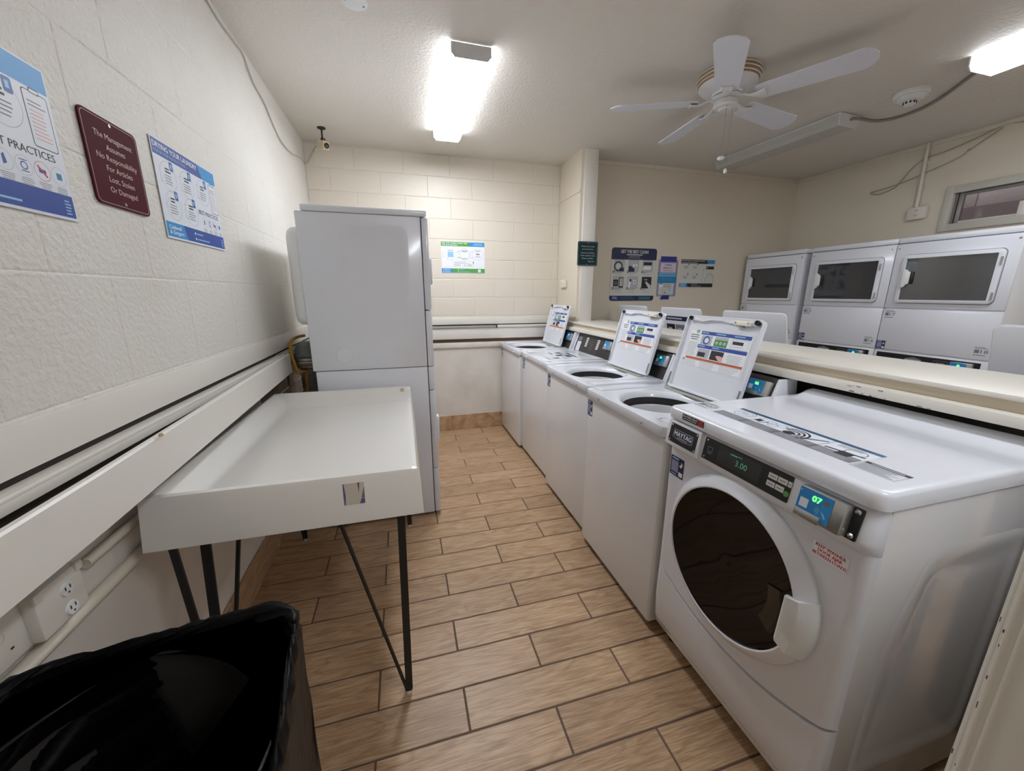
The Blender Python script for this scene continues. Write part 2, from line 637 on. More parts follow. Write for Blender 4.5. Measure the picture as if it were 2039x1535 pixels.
def planks_floor():
    g = G()
    tone = []
    g.box(-0.9, 4.45, FY - 0.1, 4.05, -0.12, -0.0025, 1)
    nb = len(g.f)
    W, Ln, gr = 0.155, 0.6085, 0.0055
    rnd = random.Random(3)
    for k in range(-16, 22):
        y0 = 1.7515 - 0.155 * (k + 1) + gr / 2
        y1 = y0 + W - gr
        if y1 < FY or y0 > BY + 0.05:
            continue
        x0 = 0.130 if k % 2 == 0 else 0.437
        for j in range(-3, 9):
            a, b = x0 + Ln * j + gr / 2, x0 + Ln * (j + 1) - gr / 2
            if b < -0.85 or a > 4.4:
                continue
            a, b = max(a, -0.86), min(b, 4.42)
            n0 = len(g.f)
            e = 0.0018
            loops = [[(a, y0, -0.003), (b, y0, -0.003), (b, y1, -0.003), (a, y1, -0.003)],
                     [(a + e, y0 + e, 0), (b - e, y0 + e, 0), (b - e, y1 - e, 0), (a + e, y1 - e, 0)]]
            g.loft(loops, 0, False, True)
            t = rnd.random()
            tone += [t] * (len(g.f) - n0)
    o = g.build('floor', [M_WOOD, M_GROUT])
    at = o.data.attributes.new('plank', 'FLOAT', 'FACE')
    at.data.foreach_set('value', [0.5] * nb + tone)
    return struct(o)


planks_floor()


def skirting(name, axis, fixed, a, b, out):
    """wood-look tile skirting 0.165 high; axis 1 runs along Y on a wall at x = fixed"""
    g = G()
    tone = []
    rnd = random.Random(len(name))
    n = max(1, round((b - a) / 0.6))
    for i in range(n):
        s, e = a + (b - a) * i / n + 0.002, a + (b - a) * (i + 1) / n - 0.002
        n0 = len(g.f)
        if axis == 1:
            g.box(min(fixed, fixed + out), max(fixed, fixed + out), s, e, 0.001, 0.165, 0, 0.002, 1)
        else:
            g.box(s, e, min(fixed, fixed + out), max(fixed, fixed + out), 0.001, 0.165, 0, 0.002, 1)
        t = rnd.random()
        tone += [t] * (len(g.f) - n0)
    o = g.build(name, [M_WOODY if axis == 1 else M_WOOD])
    at = o.data.attributes.new('plank', 'FLOAT', 'FACE')
    at.data.foreach_set('value', tone)
    return struct(o)


skirting('baseboard_left', 1, LXL, FY + 0.02, BY - 0.02, 0.013)
skirting('baseboard_back', 0, BY, LXL + 0.02, 1.60, -0.011)

struct(G().box(-0.9, 4.45, FY - 0.1, 4.05, CEIL, CEIL + 0.1).build('ceiling', M_CEIL))


def blocks(g, put, a0, a1, z0, zlist, length, offs, e=0.005, h=0.0016, mi=0):
    """painted blockwork relief: put(a, z, d) maps along-wall, height, relief depth to a point"""
    for r in range(len(zlist) - 1):
        za, zb = zlist[r], zlist[r + 1]
        off = offs[r % 2]
        k = math.floor((a0 - off) / length)
        a = off + k * length
        while a < a1:
            s, t = max(a, a0), min(a + length, a1)
            if t - s > 0.02:
                o = [(s, za), (t, za), (t, zb), (s, zb)]
                i = [(s + e, za + e), (t - e, za + e), (t - e, zb - e), (s + e, zb - e)]
                g.loft([[put(p[0], p[1], 0) for p in o], [put(p[0], p[1], h * 0.7) for p in [((q[0] + w[0]) / 2, (q[1] + w[1]) / 2) for q, w in zip(o, i)]],
                        [put(p[0], p[1], h) for p in i]], mi, False, True)
            a += length


# left wall: blockwork above, plaster set back below
g = G()
g.box(LX - 0.2, LX, FY, BY, 1.09, CEIL, 0)
g.box(LXL - 0.14, LXL, FY, BY, 0, 1.09, 1)
zl = [1.095, 1.196, 1.473, 1.753, 2.028, 2.304, 2.58, CEIL]
blocks(g, lambda a, z, d: (LX + d, a, z), FY, BY, 0, zl, 0.365, (1.82 - 0.365 * 10, 1.633 - 0.365 * 10), 0.006, 0.0017)
rnd = random.Random(21)
for k in range(30):                                   # bare rough masonry behind the stacked unit
    yy, zz0 = 2.33 + 0.26 * (k % 6), 0.17 + 0.16 * (k // 6)
    g.box(LXL - 0.01, LXL + 0.004 + rnd.uniform(0, 0.008), yy, yy + 0.25, zz0, zz0 + 0.152, 2, 0.006)
struct(g.build('wall_left', [M_BLOCK, M_WAINS, M_CONC], sharp=3))

# back wall of the left aisle
g = G()
g.box(LX - 0.2, 1.62, BY, BY + 0.12, 0, CEIL, 1)
zb = [1.135, 1.207] + [1.207 + 0.1815 * k for k in range(1, 9)] + [CEIL]
blocks(g, lambda a, z, d: (a, BY - d, z), LX, 1.60, 0, zb, 0.4145, (0.495 - 0.4145 * 8, 0.702 - 0.4145 * 8), 0.006, 0.0036)
struct(g.build('wall_back', [M_BLOCKB, M_WAINS], sharp=3))

# stub wall and post standing on the half wall
g = G()
g.box(1.60, 1.75, 3.44, BY, 1.0, CEIL, 0)
g.box(1.592, 1.60, 3.44, BY, 2.32, 2.345, 0, 0.003)
struct(g.build('wall_stub', [M_WALL]))
g = G()
g.box(1.628, 1.755, 3.42, 3.445, 1.166, CEIL, 0, 0.003)
struct(g.build('trim_1', [M_TRIM]))

# back wall of the right-hand aisle
g = G()
g.box(1.70, RX + 0.1, RBY, RBY + 0.12, 0, CEIL, 0)
struct(g.build('wall_far', [M_WALL]))
struct(G().box(1.76, RX, RBY - 0.012, RBY, CEIL - 0.035, CEIL, 0, 0.003).build('trim_2', [M_WALL]))

# right wall with the high window opening
WY0, WY1, WZ0, WZ1 = 1.05, 2.28, 1.985, 2.217
g = G()
g.box(RX, RX + 0.1, WY1, RBY + 0.1, 0, CEIL)
g.box(RX, RX + 0.1, FY, WY0, 0, CEIL)
g.box(RX, RX + 0.1, WY0, WY1, 0, WZ0)
g.box(RX, RX + 0.1, WY0, WY1, WZ1, CEIL)
struct(g.build('wall_right', [M_WALL]))
struct(G().box(RX - 0.012, RX, FY, RBY, CEIL - 0.035, CEIL, 0, 0.003).build('trim_3', [M_WALL]))

# wall behind the camera and the wall edge at the right foreground
g = G()
g.box(-0.9, 0.30, FY - 0.1, FY, 0, CEIL)
g.box(1.20, 4.45, FY - 0.1, FY, 0, CEIL)
g.box(0.30, 1.20, FY - 0.1, FY, 2.05, CEIL)
struct(g.build('wall_front', [M_WALL]))
struct(G().box(0.31, 1.19, FY - 0.08, FY - 0.04, 0, 2.04, 0, 0.003).build('door_1', [M_TRIM]))


def wall_end():
    g = G()
    g.box(0.820, 1.70, 0.175, 0.255, 0, 1.16, 0)
    # two-step edge board with worn corners
    for bx, by in ((0.7885, 0.236), (0.7885, 0.224), (0.8015, 0.2465)):
        g.cyl((bx, by, 0.002), (bx, by, 1.155), 0.0035, n=10)
    g.box(0.800, 0.822, 0.180, 0.2525, 0, 1.162, 0, 0.004)
    g.box(0.787, 0.802, 0.168, 0.2425, 0, 1.162, 0, 0.004)
    rnd = random.Random(5)
    for k in range(26):
        z = rnd.uniform(0.25, 1.0)
        s = rnd.uniform(0.003, 0.009)
        x = rnd.choice((0.7865, 0.7865, 0.7995))
        y = rnd.uniform(0.170, 0.240) if rnd.random() < 0.35 else (0.2385 if x < 0.79 else 0.249)
        g.box(x, x + 0.003, y, y + rnd.uniform(0.0010, 0.0022), z, z + s * 1.3, 1)
    return struct(g.build('wall_partition', [M_TRIM, M_CHIP]))


wall_end()


# half wall with counter between the two rows of machines
def half_wall():
    g = G()
    g.box(1.70, 1.82, 0.32, BY, 0, 1.09, 1)                     # core, colour darkened for the shadow below the ledge
    g.box(1.545, 1.93, 0.32, BY, 1.095, 1.16, 2)                # recessed band, toned tan
    g.box(1.502, 1.70, 0.32, BY, 1.092, 1.124, 0, 0.004)        # lower ledge
    g.box(1.528, 1.945, 0.32, 3.66, 1.156, 1.172, 0, 0.004)     # counter board
    g.box(1.528, 1.63, 3.655, BY, 1.156, 1.172, 0, 0.004)
    rnd = random.Random(11)
    for k in range(13):                                          # chipped paint along the ledge
        y = rnd.gauss(0.86, 0.10)
        w = rnd.uniform(0.003, 0.014)
        z = rnd.uniform(1.0925, 1.096) if rnd.random() < 0.75 else rnd.uniform(1.112, 1.118)
        g.box(1.5012, 1.503, y, y + w, z, z + rnd.uniform(0.001, 0.004), 3)
    return struct(g.build('wall_half', [M_TRIMC, M_PARTITION, M_TAN, M_GREYINK]))


half_wall()


# ------------------------------------------------------------------ wall chase on the left and back walls
def rail(name, label, mk, mats):
    g = G()
    mk(g)
    return g.build(name, mats)


def chase_left(g):
    # fascia of the wall above the slot
    g.box(LX, LX + 0.010, FY, BY, 1.096, 1.188, 0, 0.002)
    g.box(LX - 0.03, LX + 0.003, FY, BY, 1.06, 1.096, 2)  # dark colour stands in for the shade inside the slot
    g.box(LX + 0.006, -0.672, FY, 2.45, 1.060, 1.084, 0, 0.003)
    g.box(-0.683, -0.672, FY, 2.45, 1.080, 1.089, 0, 0.002)
    g.box(LX + 0.006, -0.674, 2.45, BY, 1.058, 1.088, 1, 0.003)
    g.box(LX - 0.05, LX + 0.02, FY, BY, 0.985, 1.066, 2)  # dark backing gives the gap behind the board its shade


struct(rail('trim_4', '', chase_left, [M_TRIM, M_GREYCH, M_SLOT]))


def chase_back(g):
    g.box(LX, 1.59, BY - 0.012, BY, 1.122, 1.19, 0, 0.003)
    g.box(LX, 1.59, BY - 0.006, BY, 1.11, 1.124, 2)  # strip coloured dark as the shade in the slot
    g.box(-0.6, 0.92, BY - 0.040, BY, 1.088, 1.108, 1, 0.003)
    g.box(0.93, 1.59, BY - 0.040, BY, 1.088, 1.112, 3, 0.003)
    g.box(0.918, 0.93, BY - 0.043, BY, 1.084, 1.114, 2)
    g.box(-0.66, 1.59, BY - 0.028, BY, 0.975, 1.088, 0, 0.004)
    g.box(-0.66, 1.59, BY - 0.012, BY, 0.938, 0.978, 4)  # brown strip in the gap below the board
    g.box(-0.66, 1.59, BY - 0.016, BY, 0.885, 0.940, 5, 0.004)


struct(rail('trim_5', '', chase_back, [M_TRIM, M_GREYCH, M_SLOT, M_TRIMC, M_BROWN, M_WAINS]))


def bowed_board():
    g = G()
    loops = []
    for y in [2.52 - i * (2.52 - FY) / 16 for i in range(17)]:
        x = -0.662 + 0.070 * max(0.0, (2.5 - y) / 1.75) if y > 0.75 else -0.592
        loops.append([(x, y, 0.970), (x, y, 1.079), (x - 0.004, y, 1.083), (x - 0.014, y, 1.083), (x - 0.018, y, 1.079), (x - 0.018, y, 0.970)])
    g.loft(loops, 0, True, True)
    g.cyl((-0.60, 1.10, 1.083), (-0.60, 1.10, 1.0905), 0.006, 0.004, 8, 1)
    return struct(g.build('trim_6', [M_TRIM, M_DISC]))


bowed_board()


# masonry seen through the gap at the back left corner
# ------------------------------------------------------------------ window
def window():
    fr = G()
    t = 0.055
    x0, x1 = RX - 0.022, RX + 0.06
    fr.box(x0, x1, WY1 - 0.008, WY1 + t - 0.008, WZ0 - t, WZ1 + t, 0, 0.005)
    fr.box(x0, x1, WY0 - t, WY0, WZ0 - t, WZ1 + t, 0, 0.005)
    fr.box(x0, x1, WY0, WY1, WZ1, WZ1 + t, 0, 0.005)
    fr.box(x0, x1, WY0, WY1, WZ0 - t, WZ0, 0, 0.005)
    w = struct(fr.build('window_1', [M_WINF]))
    s = G()
    y1 = WY1 - 0.012
    s.box(RX + 0.010, RX + 0.04, y1 - 0.045, y1, WZ0, WZ1, 0, 0.002)
    s.box(RX + 0.012, RX + 0.034, WY0, y1 - 0.045, WZ1 - 0.022, WZ1, 0, 0.002)
    s.box(RX + 0.012, RX + 0.034, WY0, y1 - 0.045, WZ0, WZ0 + 0.018, 1, 0.002)
    s.box(RX + 0.006, RX + 0.012, y1 - 0.020, y1 - 0.014, WZ0, WZ1, 2)
    s.build('window_frame', [M_ALU, M_TRIM, M_SLOT], w)
    G().box(RX + 0.020, RX + 0.024, WY0, y1 - 0.045, WZ0 + 0.018, WZ1 - 0.022, 0).build('window_pane', [M_GLASS], w)
    l = G()
    l.box(RX - 0.012, RX + 0.012, 1.84, 1.90, WZ0 - 0.002, WZ0 + 0.10, 0, 0.006)
    l.build('window_latch', [M_TRIM], w)
    g = G()
    g.box(RX + 0.75, RX + 0.85, -0.5, 4.5, 0.5, 3.6, 0)
    blocks(g, lambda a, z, d: (RX + 0.75 - d, a, z), -0.5, 4.5, 0, [1.6, 1.9, 2.15, 2.4, 2.65, 2.9, 3.2], 0.5, (0, 0.25), 0.012, 0.012, 0)
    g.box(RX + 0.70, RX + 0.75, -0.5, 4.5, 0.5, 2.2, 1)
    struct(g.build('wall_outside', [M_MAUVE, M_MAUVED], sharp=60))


window()


# ================================================================== CEILING THINGS
def wrap_light(name, label, cx, y0, y1, lens_mat, w=0.205, rz=0.0, drop=0.068, slit=False):
    L_ = y1 - y0
    t = thing(name, label, 'ceiling light', (cx, (y0 + y1) / 2, CEIL), rz)
    hw, hl = w / 2, L_ / 2
    g = G()
    g.box(-hw * 0.92, hw * 0.92, -hl + 0.01, hl - 0.01, -0.018, -0.0005, 0, 0.002)
    g.build('housing', [M_LAMPM], t)
    prof = [(-hw, -0.016), (-hw, -drop * 0.72), (-hw + 0.018, -drop), (hw - 0.018, -drop), (hw, -drop * 0.72), (hw, -0.016)]
    g = G()
    g.loft([[(p[0], -hl + 0.006, p[1]) for p in prof], [(p[0], hl - 0.006, p[1]) for p in prof]], 0, True, True, closed=True)
    g.m = [1 if (abs(g.v[f[0]][2] - g.v[f[-1]][2]) > 0.02 and len(f) == 4) or len(f) == 4 and min(g.v[i][2] for i in f) < -drop * 0.7 and max(g.v[i][2] for i in f) > -drop * 0.9 else 0 for f in g.f]
    g.build('lens', [lens_mat, LENS_SIDE.get(lens_mat, lens_mat)], t)
    for s in (-1, 1):
        e = G()
        ep = [(-hw - 0.002, -0.004), (-hw - 0.002, -drop * 0.72), (-hw + 0.017, -drop - 0.002), (hw - 0.017, -drop - 0.002), (hw + 0.002, -drop * 0.72), (hw + 0.002, -0.004)]
        a, b = sorted((s * (hl - 0.006), s * hl))
        e.prism(ep, 1, a, b, 0)
        e.build('end_cap', [M_LAMPM], t)
    return t


wrap_light('ceiling_light', 'lit wraparound ceiling light glaring above the left aisle', 0.418, 2.265, 3.40, M_LIT_A)
wrap_light('ceiling_light', 'lit ceiling light cut off by the right edge of the photo', 3.11, 0.44, 1.65, M_LIT_B, 0.21)
wrap_light('ceiling_light', 'unseen fill light added overhead beside the viewer, built like the ceiling lights', 1.10, -0.85, 0.30, M_FILL_C)  # fill light added out of view to lift the near surfaces
unlit = wrap_light('ceiling_light', 'switched-off grey ceiling light beyond the ceiling fan', 3.085, 2.31, 3.36, M_LENS, 0.20, math.radians(4.0), 0.082)


def conduit():
    g = G()
    g.tube([(3.13, 2.315, 2.625), (3.16, 2.305, 2.635), (3.29, 2.335, 2.652), (3.41, 2.335, 2.655), (3.49, 2.26, 2.655), (3.49, 2.12, 2.655), (3.42, 1.98, 2.655), (3.29, 1.81, 2.655), (3.16, 1.64, 2.655), (3.12, 1.56, 2.652)], 0.009, 10, 0, 6)
    o = g.build('electrical_conduit', [M_CABD], loc=(3.2, 2.0, 2.65))
    tag(o, 'grey flexible conduit looping across the ceiling between two lights', 'conduit')


conduit()


def smoke_detector():
    t = thing('smoke_detector', 'round white smoke detector with ringed base right of the fan', 'smoke detector', (3.175, 1.995, CEIL))
    G().lathe([(0.0, -0.0005), (0.088, -0.0005), (0.088, -0.018), (0.082, -0.026), (0.0, -0.026)], 32).build('base', [M_WHITEPL], t)
    G().lathe([(0.070, -0.026), (0.066, -0.040), (0.052, -0.050), (0.0, -0.050)], 32).build('body', [M_WHITEPL], t)
    g = G()
    g.lathe([(0.030, -0.050), (0.030, -0.068), (0.022, -0.074), (0.0, -0.074)], 24, mi=0)
    for i in range(10):
        a = 2 * PI * i / 10
        c, s = math.cos(a), math.sin(a)
        g.box(-0.003, 0.003, -0.004, 0.004, -0.066, -0.054, 1, mtx=Matrix.Translation((0.030 * c, 0.030 * s, 0)) @ Matrix.Rotation(a, 4, 'Z'))
    g.build('sensor_grille', [M_WHITEPL, M_SLOT], t)


smoke_detector()

t = thing('junction_cover', 'round white cover plate on the ceiling at the top edge', 'cover plate', (-0.122, 2.115, CEIL))
G().lathe([(0.0, -0.0005), (0.056, -0.0005), (0.056, -0.007), (0.050, -0.010), (0.0, -0.010)], 32).build('plate', [M_WHITEPL], t)
for s in (-1, 1):
    G().lathe([(0.0, -0.012), (0.004, -0.0118), (0.0045, -0.009)], 10, (0.038 * s, 0.012 * s, 0)).build('screw', [M_GREYINK], t)


def fan():
    fx, fy = 1.905, 2.145
    t = thing('ceiling_fan', 'white five-blade ceiling fan with gold bands on its housing', 'ceiling fan', (fx, fy, CEIL))
    g = G()
    g.lathe([(0.0, -0.0005), (0.158, -0.0005), (0.170, -0.006), (0.170, -0.012)], 48, mi=0)
    g.lathe([(0.170, -0.012), (0.168, -0.024)], 48, mi=1)
    g.lathe([(0.168, -0.024), (0.172, -0.027), (0.168, -0.030)], 48, mi=0)
    g.lathe([(0.168, -0.030), (0.164, -0.042)], 48, mi=1)
    g.lathe([(0.164, -0.042), (0.167, -0.045), (0.161, -0.048)], 48, mi=0)
    g.lathe([(0.161, -0.048), (0.156, -0.056)], 48, mi=1)
    g.lathe([(0.156, -0.056), (0.152, -0.062), (0.146, -0.070), (0.128, -0.084), (0.100, -0.093), (0.082, -0.098), (0.078, -0.110), (0.0, -0.110)], 48, mi=0)
    g.build('motor_housing', [M_FAN, M_GOLD], t)
    G().lathe([(0.0, -0.110), (0.052, -0.110), (0.052, -0.114), (0.080, -0.116), (0.080, -0.126), (0.062, -0.130), (0.0, -0.130)], 40).build('rotor_plate', [M_FAN], t)
    g = G()
    g.lathe([(0.0, -0.130), (0.054, -0.130), (0.062, -0.138), (0.064, -0.160), (0.058, -0.170), (0.034, -0.176), (0.030, -0.183), (0.0, -0.185)], 40)
    g.build('switch_housing', [M_FAN], t)
    ph = 110.79292093 % (2 * PI)
    for i in range(5):
        a = ph + i * 2 * PI / 5
        R = Matrix.Rotation(a, 4, 'Z')
        tilt = Matrix.Translation((0, 0, -0.138)) @ Matrix.Rotation(math.radians(-11), 4, 'X')
        b = G()
        out = [(0.160, -0.050), (0.170, -0.060), (0.33, -0.066), (0.610, -0.076), (0.640, -0.058), (0.662, -0.016), (0.662, 0.022), (0.640, 0.060), (0.610, 0.076), (0.33, 0.066), (0.170, 0.060), (0.160, 0.050)]
        n = len(out)
        v = [(p[0], p[1], 0.003) for p in out] + [(p[0], p[1], -0.003) for p in out]
        b.add(v, [tuple(range(n)), tuple(range(2 * n - 1, n - 1, -1))] + [(i2, i2 + n, (i2 + 1) % n + n, (i2 + 1) % n) for i2 in range(n)], 0, R @ tilt)
        b.build('blade', [M_FANB], t, sharp=30)
        k = G()
        path = [(0.060, 0, -0.121), (0.095, 0, -0.126), (0.130, 0, -0.140), (0.165, 0, -0.149), (0.205, 0, -0.1455)]
        wid = [0.014, 0.011, 0.013, 0.026, 0.036]
        loops = []
        for p, w in zip(path, wid):
            tl = -math.tan(math.radians(11)) * (1 if p[0] > 0.15 else 0)
            loops.append([R @ Vector((p[0], q * w, p[2] + dz + q * w * tl)) for q, dz in ((-1, -0.001), (-0.6, -0.007), (0.6, -0.007), (1, -0.001), (0.6, 0.003), (-0.6, 0.003))])
        k.loft(loops, 0, True, True)
        for q in (-0.022, 0.022):
            k.lathe([(0.0, -0.158 - q * 0.19), (0.005, -0.157 - q * 0.19), (0.006, -0.150 - q * 0.19)], 10, tuple(R @ Vector((0.195, q, 0))))
        k.build('blade_bracket', [M_FAN], t, sharp=50)
    for dx, dy, z1, kind in ((-0.030, -0.045, -0.452, 0), (0.026, -0.030, -0.510, 1)):
        c = G()
        zt = -0.150
        c.tube([(dx, dy, zt), (dx, dy, z1)], 0.0009, 6)
        for q in range(18):
            z = zt - 0.006 * q
            c.lathe([(0.0, z - 0.002), (0.0018, z), (0.0, z + 0.002)], 8, (dx, dy, 0))
        co = c.build('pull_chain', [M_GREYINK], t)
        kn = G()
        if kind == 0:
            kn.lathe([(0.0, z1 - 0.012), (0.012, z1 - 0.010), (0.021, z1), (0.014, z1 + 0.008), (0.0, z1 + 0.010)], 20, (dx, dy, 0))
        else:
            kn.lathe([(0.0, z1 - 0.018), (0.008, z1 - 0.014), (0.010, z1 - 0.003), (0.006, z1 + 0.008), (0.0, z1 + 0.012)], 16, (dx, dy, 0))
        kn.build('pull_knob', [M_WHITEPL], co)
    return t


fan()


def security_camera():
    t = thing('security_camera', 'small beige security camera on a black ceiling stem, back left corner', 'security camera', (-0.518, 3.59, CEIL))
    g = G()
    g.lathe([(0.0, -0.0005), (0.030, -0.0005), (0.030, -0.006), (0.012, -0.012), (0.0, -0.012)], 24)
    g.cyl((0, 0, -0.010), (0, 0, -0.075), 0.0065, n=12)
    g.lathe([(0.0, -0.092), (0.010, -0.090), (0.014, -0.080), (0.010, -0.070), (0.0, -0.068)], 16)
    g.cyl((-0.002, -0.002, -0.082), (0.020, -0.006, -0.084), 0.009, n=12)
    g.build('mount', [M_BLACKPL], t)
    b = G()
    mx = Matrix.Translation((0.004, 0, -0.122)) @ Matrix.Rotation(math.radians(-48), 4, 'Z') @ Matrix.Rotation(math.radians(12), 4, 'Y')
    b.box(-0.042, 0.036, -0.026, 0.026, -0.028, 0.030, 0, 0.004, mtx=mx)
    b.box(-0.006, 0.006, -0.006, 0.006, 0.028, 0.044, 0, 0.001, mtx=mx)
    bo = b.build('body', [M_CAMBOX], t)
    l = G()
    l.lathe([(0.020, 0.036), (0.020, 0.041), (0.014, 0.043), (0.012, 0.039), (0.0, 0.038)], 20, axis=0)
    l.v = [tuple(mx @ Vector(p)) for p in l.v]
    l.build('camera_eye', [M_BLACKPL], bo)


security_camera()


def wall_cables():
    g = G()
    x = LX + 0.009
    g.tube([(x, 1.95, 2.652), (x, 2.227, 2.632), (x, 2.367, 2.622), (x, 2.543, 2.635), (x, 2.623, 2.632), (x, 2.716, 2.563), (x, 2.899, 2.526), (x, 3.049, 2.457), (x, 3.198, 2.42), (x, 3.45, 2.43), (x, 3.70, 2.48), (x + 0.012, BY - 0.016, 2.50), (-0.690, BY - 0.012, 2.515), (-0.660, BY - 0.012, 2.565), (-0.640, BY - 0.012, 2.60), (-0.60, 3.80, 2.60), (-0.555, 3.63, 2.545)], 0.0045, 7, 0, 4)
    tag(g.build('camera_cable', [M_CAB], loc=(LX, 3.0, 2.5)), 'thin painted cable running along the top of the left wall to the camera', 'cable')
    g = G()
    x = RX - 0.008
    g.tube([(x, 2.893, 2.354), (x, 2.823, 2.331), (x, 2.712, 2.357), (x, 2.674, 2.395), (x, 2.604, 2.491), (x - 0.014, 2.518, 2.541), (x, 2.388, 2.561), (x, 2.241, 2.595), (x, 2.078, 2.639), (x, 1.93, 2.616), (x, 1.6, 2.61)], 0.005, 7, 0, 4)
    tag(g.build('wall_cable', [M_CABW], loc=(RX, 2.4, 2.5)), 'loose cable on the right wall, upper strand bowing over the conduit', 'cable', )
    g = G()
    g.tube([(x, 2.893, 2.362), (x, 2.696, 2.383), (x - 0.012, 2.49, 2.427), (x, 2.309, 2.486), (x, 2.251, 2.525), (x, 2.161, 2.58), (x - 0.004, 2.09, 2.622)], 0.0045, 7, 0, 4)
    g.box(RX - 0.016, RX, 2.245, 2.262, 2.522, 2.534, 0, 0.003)
    tag(g.build('wall_cable', [M_CABW], loc=(RX, 2.4, 2.45)), 'loose cable on the right wall, lower strand with a clip', 'cable')


wall_cables()


def wall_outlet_right():
    t = thing('electrical_box', 'cream outlet box on the right wall with conduit rising to the ceiling', 'outlet', (RX, 2.48, 2.10))
    g = G()
    g.box(-0.045, -0.0005, -0.062, 0.068, -0.045, 0.058, 0, 0.010)
    g.build('box_body', [M_TRIMC], t)
    g = G()
    g.cyl((-0.020, 0.022, 0.055), (-0.020, 0.036, CEIL - 2.10 - 0.006), 0.013, n=14)
    for z in (0.20, 0.40):
        g.box(-0.012, -0.0005, 0.006, 0.052, z, z + 0.016, 0, 0.003)
    g.build('conduit_pipe', [M_TRIMC], t)
    g = G()
    for z in (0.026, -0.014):
        g.box(-0.0475, -0.045, -0.012, 0.016, z - 0.012, z + 0.014, 0, 0.003)
        for y in (-0.004, 0.008):
            g.box(-0.049, -0.0475, y - 0.0012, y + 0.0012, z - 0.003, z + 0.007, 1)
    g.build('receptacle', [M_TRIMC, M_SLOT], t)


wall_outlet_right()

t = thing('light_switch', 'small beige switch box on the stub wall above the far washer', 'light switch', (1.60, 3.73, 1.525))
G().box(-0.028, -0.0005, -0.060, 0.058, -0.036, 0.040, 0, 0.006).build('box_body', [M_CREAMPL], t)
G().box(-0.034, -0.028, -0.012, 0.012, -0.010, 0.014, 0, 0.002).build('toggle', [M_CREAMPL], t)


def left_outlet():
    t = thing('electrical_outlet', 'white double outlet box low on the left wall behind the bin', 'outlet', (LXL, 0.915, 0.792))
    g = G()
    g.box(0.0005, 0.028, -0.15, 0.062, -0.052, 0.060, 0, 0.006)
    g.box(0.026, 0.052, -0.058, 0.060, -0.048, 0.058, 0, 0.007)
    for y in (-0.05, 0.052):
        g.box(0.046, 0.056, y - 0.010, y + 0.010, 0.038, 0.060, 0, 0.004)
    g.lathe([(0.010, 0.0285), (0.010, 0.024), (0.0, 0.024)], 12, (0, -0.105, 0.014), 0, 1)
    g.box(0.0272, 0.0288, -0.092, -0.086, -0.022, -0.018, 1)
    g.build('box_body', [M_TRIM, M_SLOT], t)
    for k in (0.020, -0.026):
        g = G()
        g.lathe([(0.0, 0.0555), (0.014, 0.0555), (0.016, 0.052)], 24, (0, 0.012, k), 0, 0)
        for y in (0.006, 0.018):
            g.box(0.0555, 0.0562, y - 0.0012, y + 0.0012, k, k + 0.008, 1)
        g.lathe([(0.0025, 0.0562), (0.0, 0.0562)], 8, (0, 0.012, k - 0.007), 0, 1)
        g.build('receptacle', [M_WHITEPL, M_SLOT], t)


left_outlet()


def left_pipes():
    g = G()
    g.tube([(-0.768, -0.6, 0.705), (-0.768, 0.86, 0.705), (-0.768, 2.30, 0.705)], 0.0155, 12)
    for y in (0.35, 1.45):
        g.box(LXL + 0.0005, -0.751, y - 0.012, y + 0.012, 0.685, 0.725, 0, 0.004)
    tag(g.build('wall_pipe', [M_PIPE], loc=(-0.768, 0.8, 0.705)), 'cream painted pipe along the left wall, lower one below the outlet', 'pipe')
    g = G()
    g.tube([(-0.770, 1.035, 0.80), (-0.770, 1.10, 0.80), (-0.770, 2.30, 0.80)], 0.0125, 12)
    tag(g.build('wall_pipe', [M_PIPE], loc=(-0.77, 1.5, 0.80)), 'cream painted conduit leaving the left outlet towards the table', 'pipe')


left_pipes()


# ================================================================== POSTERS AND SIGNS
def clipboard(d, x, y, w, h):
    d.rr(x, y, w, h, w * 0.1, M_INK, 2)
    d.rr(x + w * 0.03, y + w * 0.03, w * 0.94, h - w * 0.06, w * 0.08, M_PAPER, 3)
    d.rr(x + w * 0.3, y + h - w * 0.06, w * 0.4, w * 0.16, w * 0.05, M_INK, 4)
    d.rr(x + w * 0.33, y + h - w * 0.03, w * 0.34, w * 0.1, w * 0.04, M_PAPER, 5)
    d.lines(x + w * 0.14, y + h * 0.80, w * 0.72, 2, h * 0.07, h * 0.02, M_GREYINK, 5)
    d.lines(x + w * 0.14, y + h * 0.64, w * 0.72, 8, h * 0.07, h * 0.022, M_PINK, 5, seed=4)


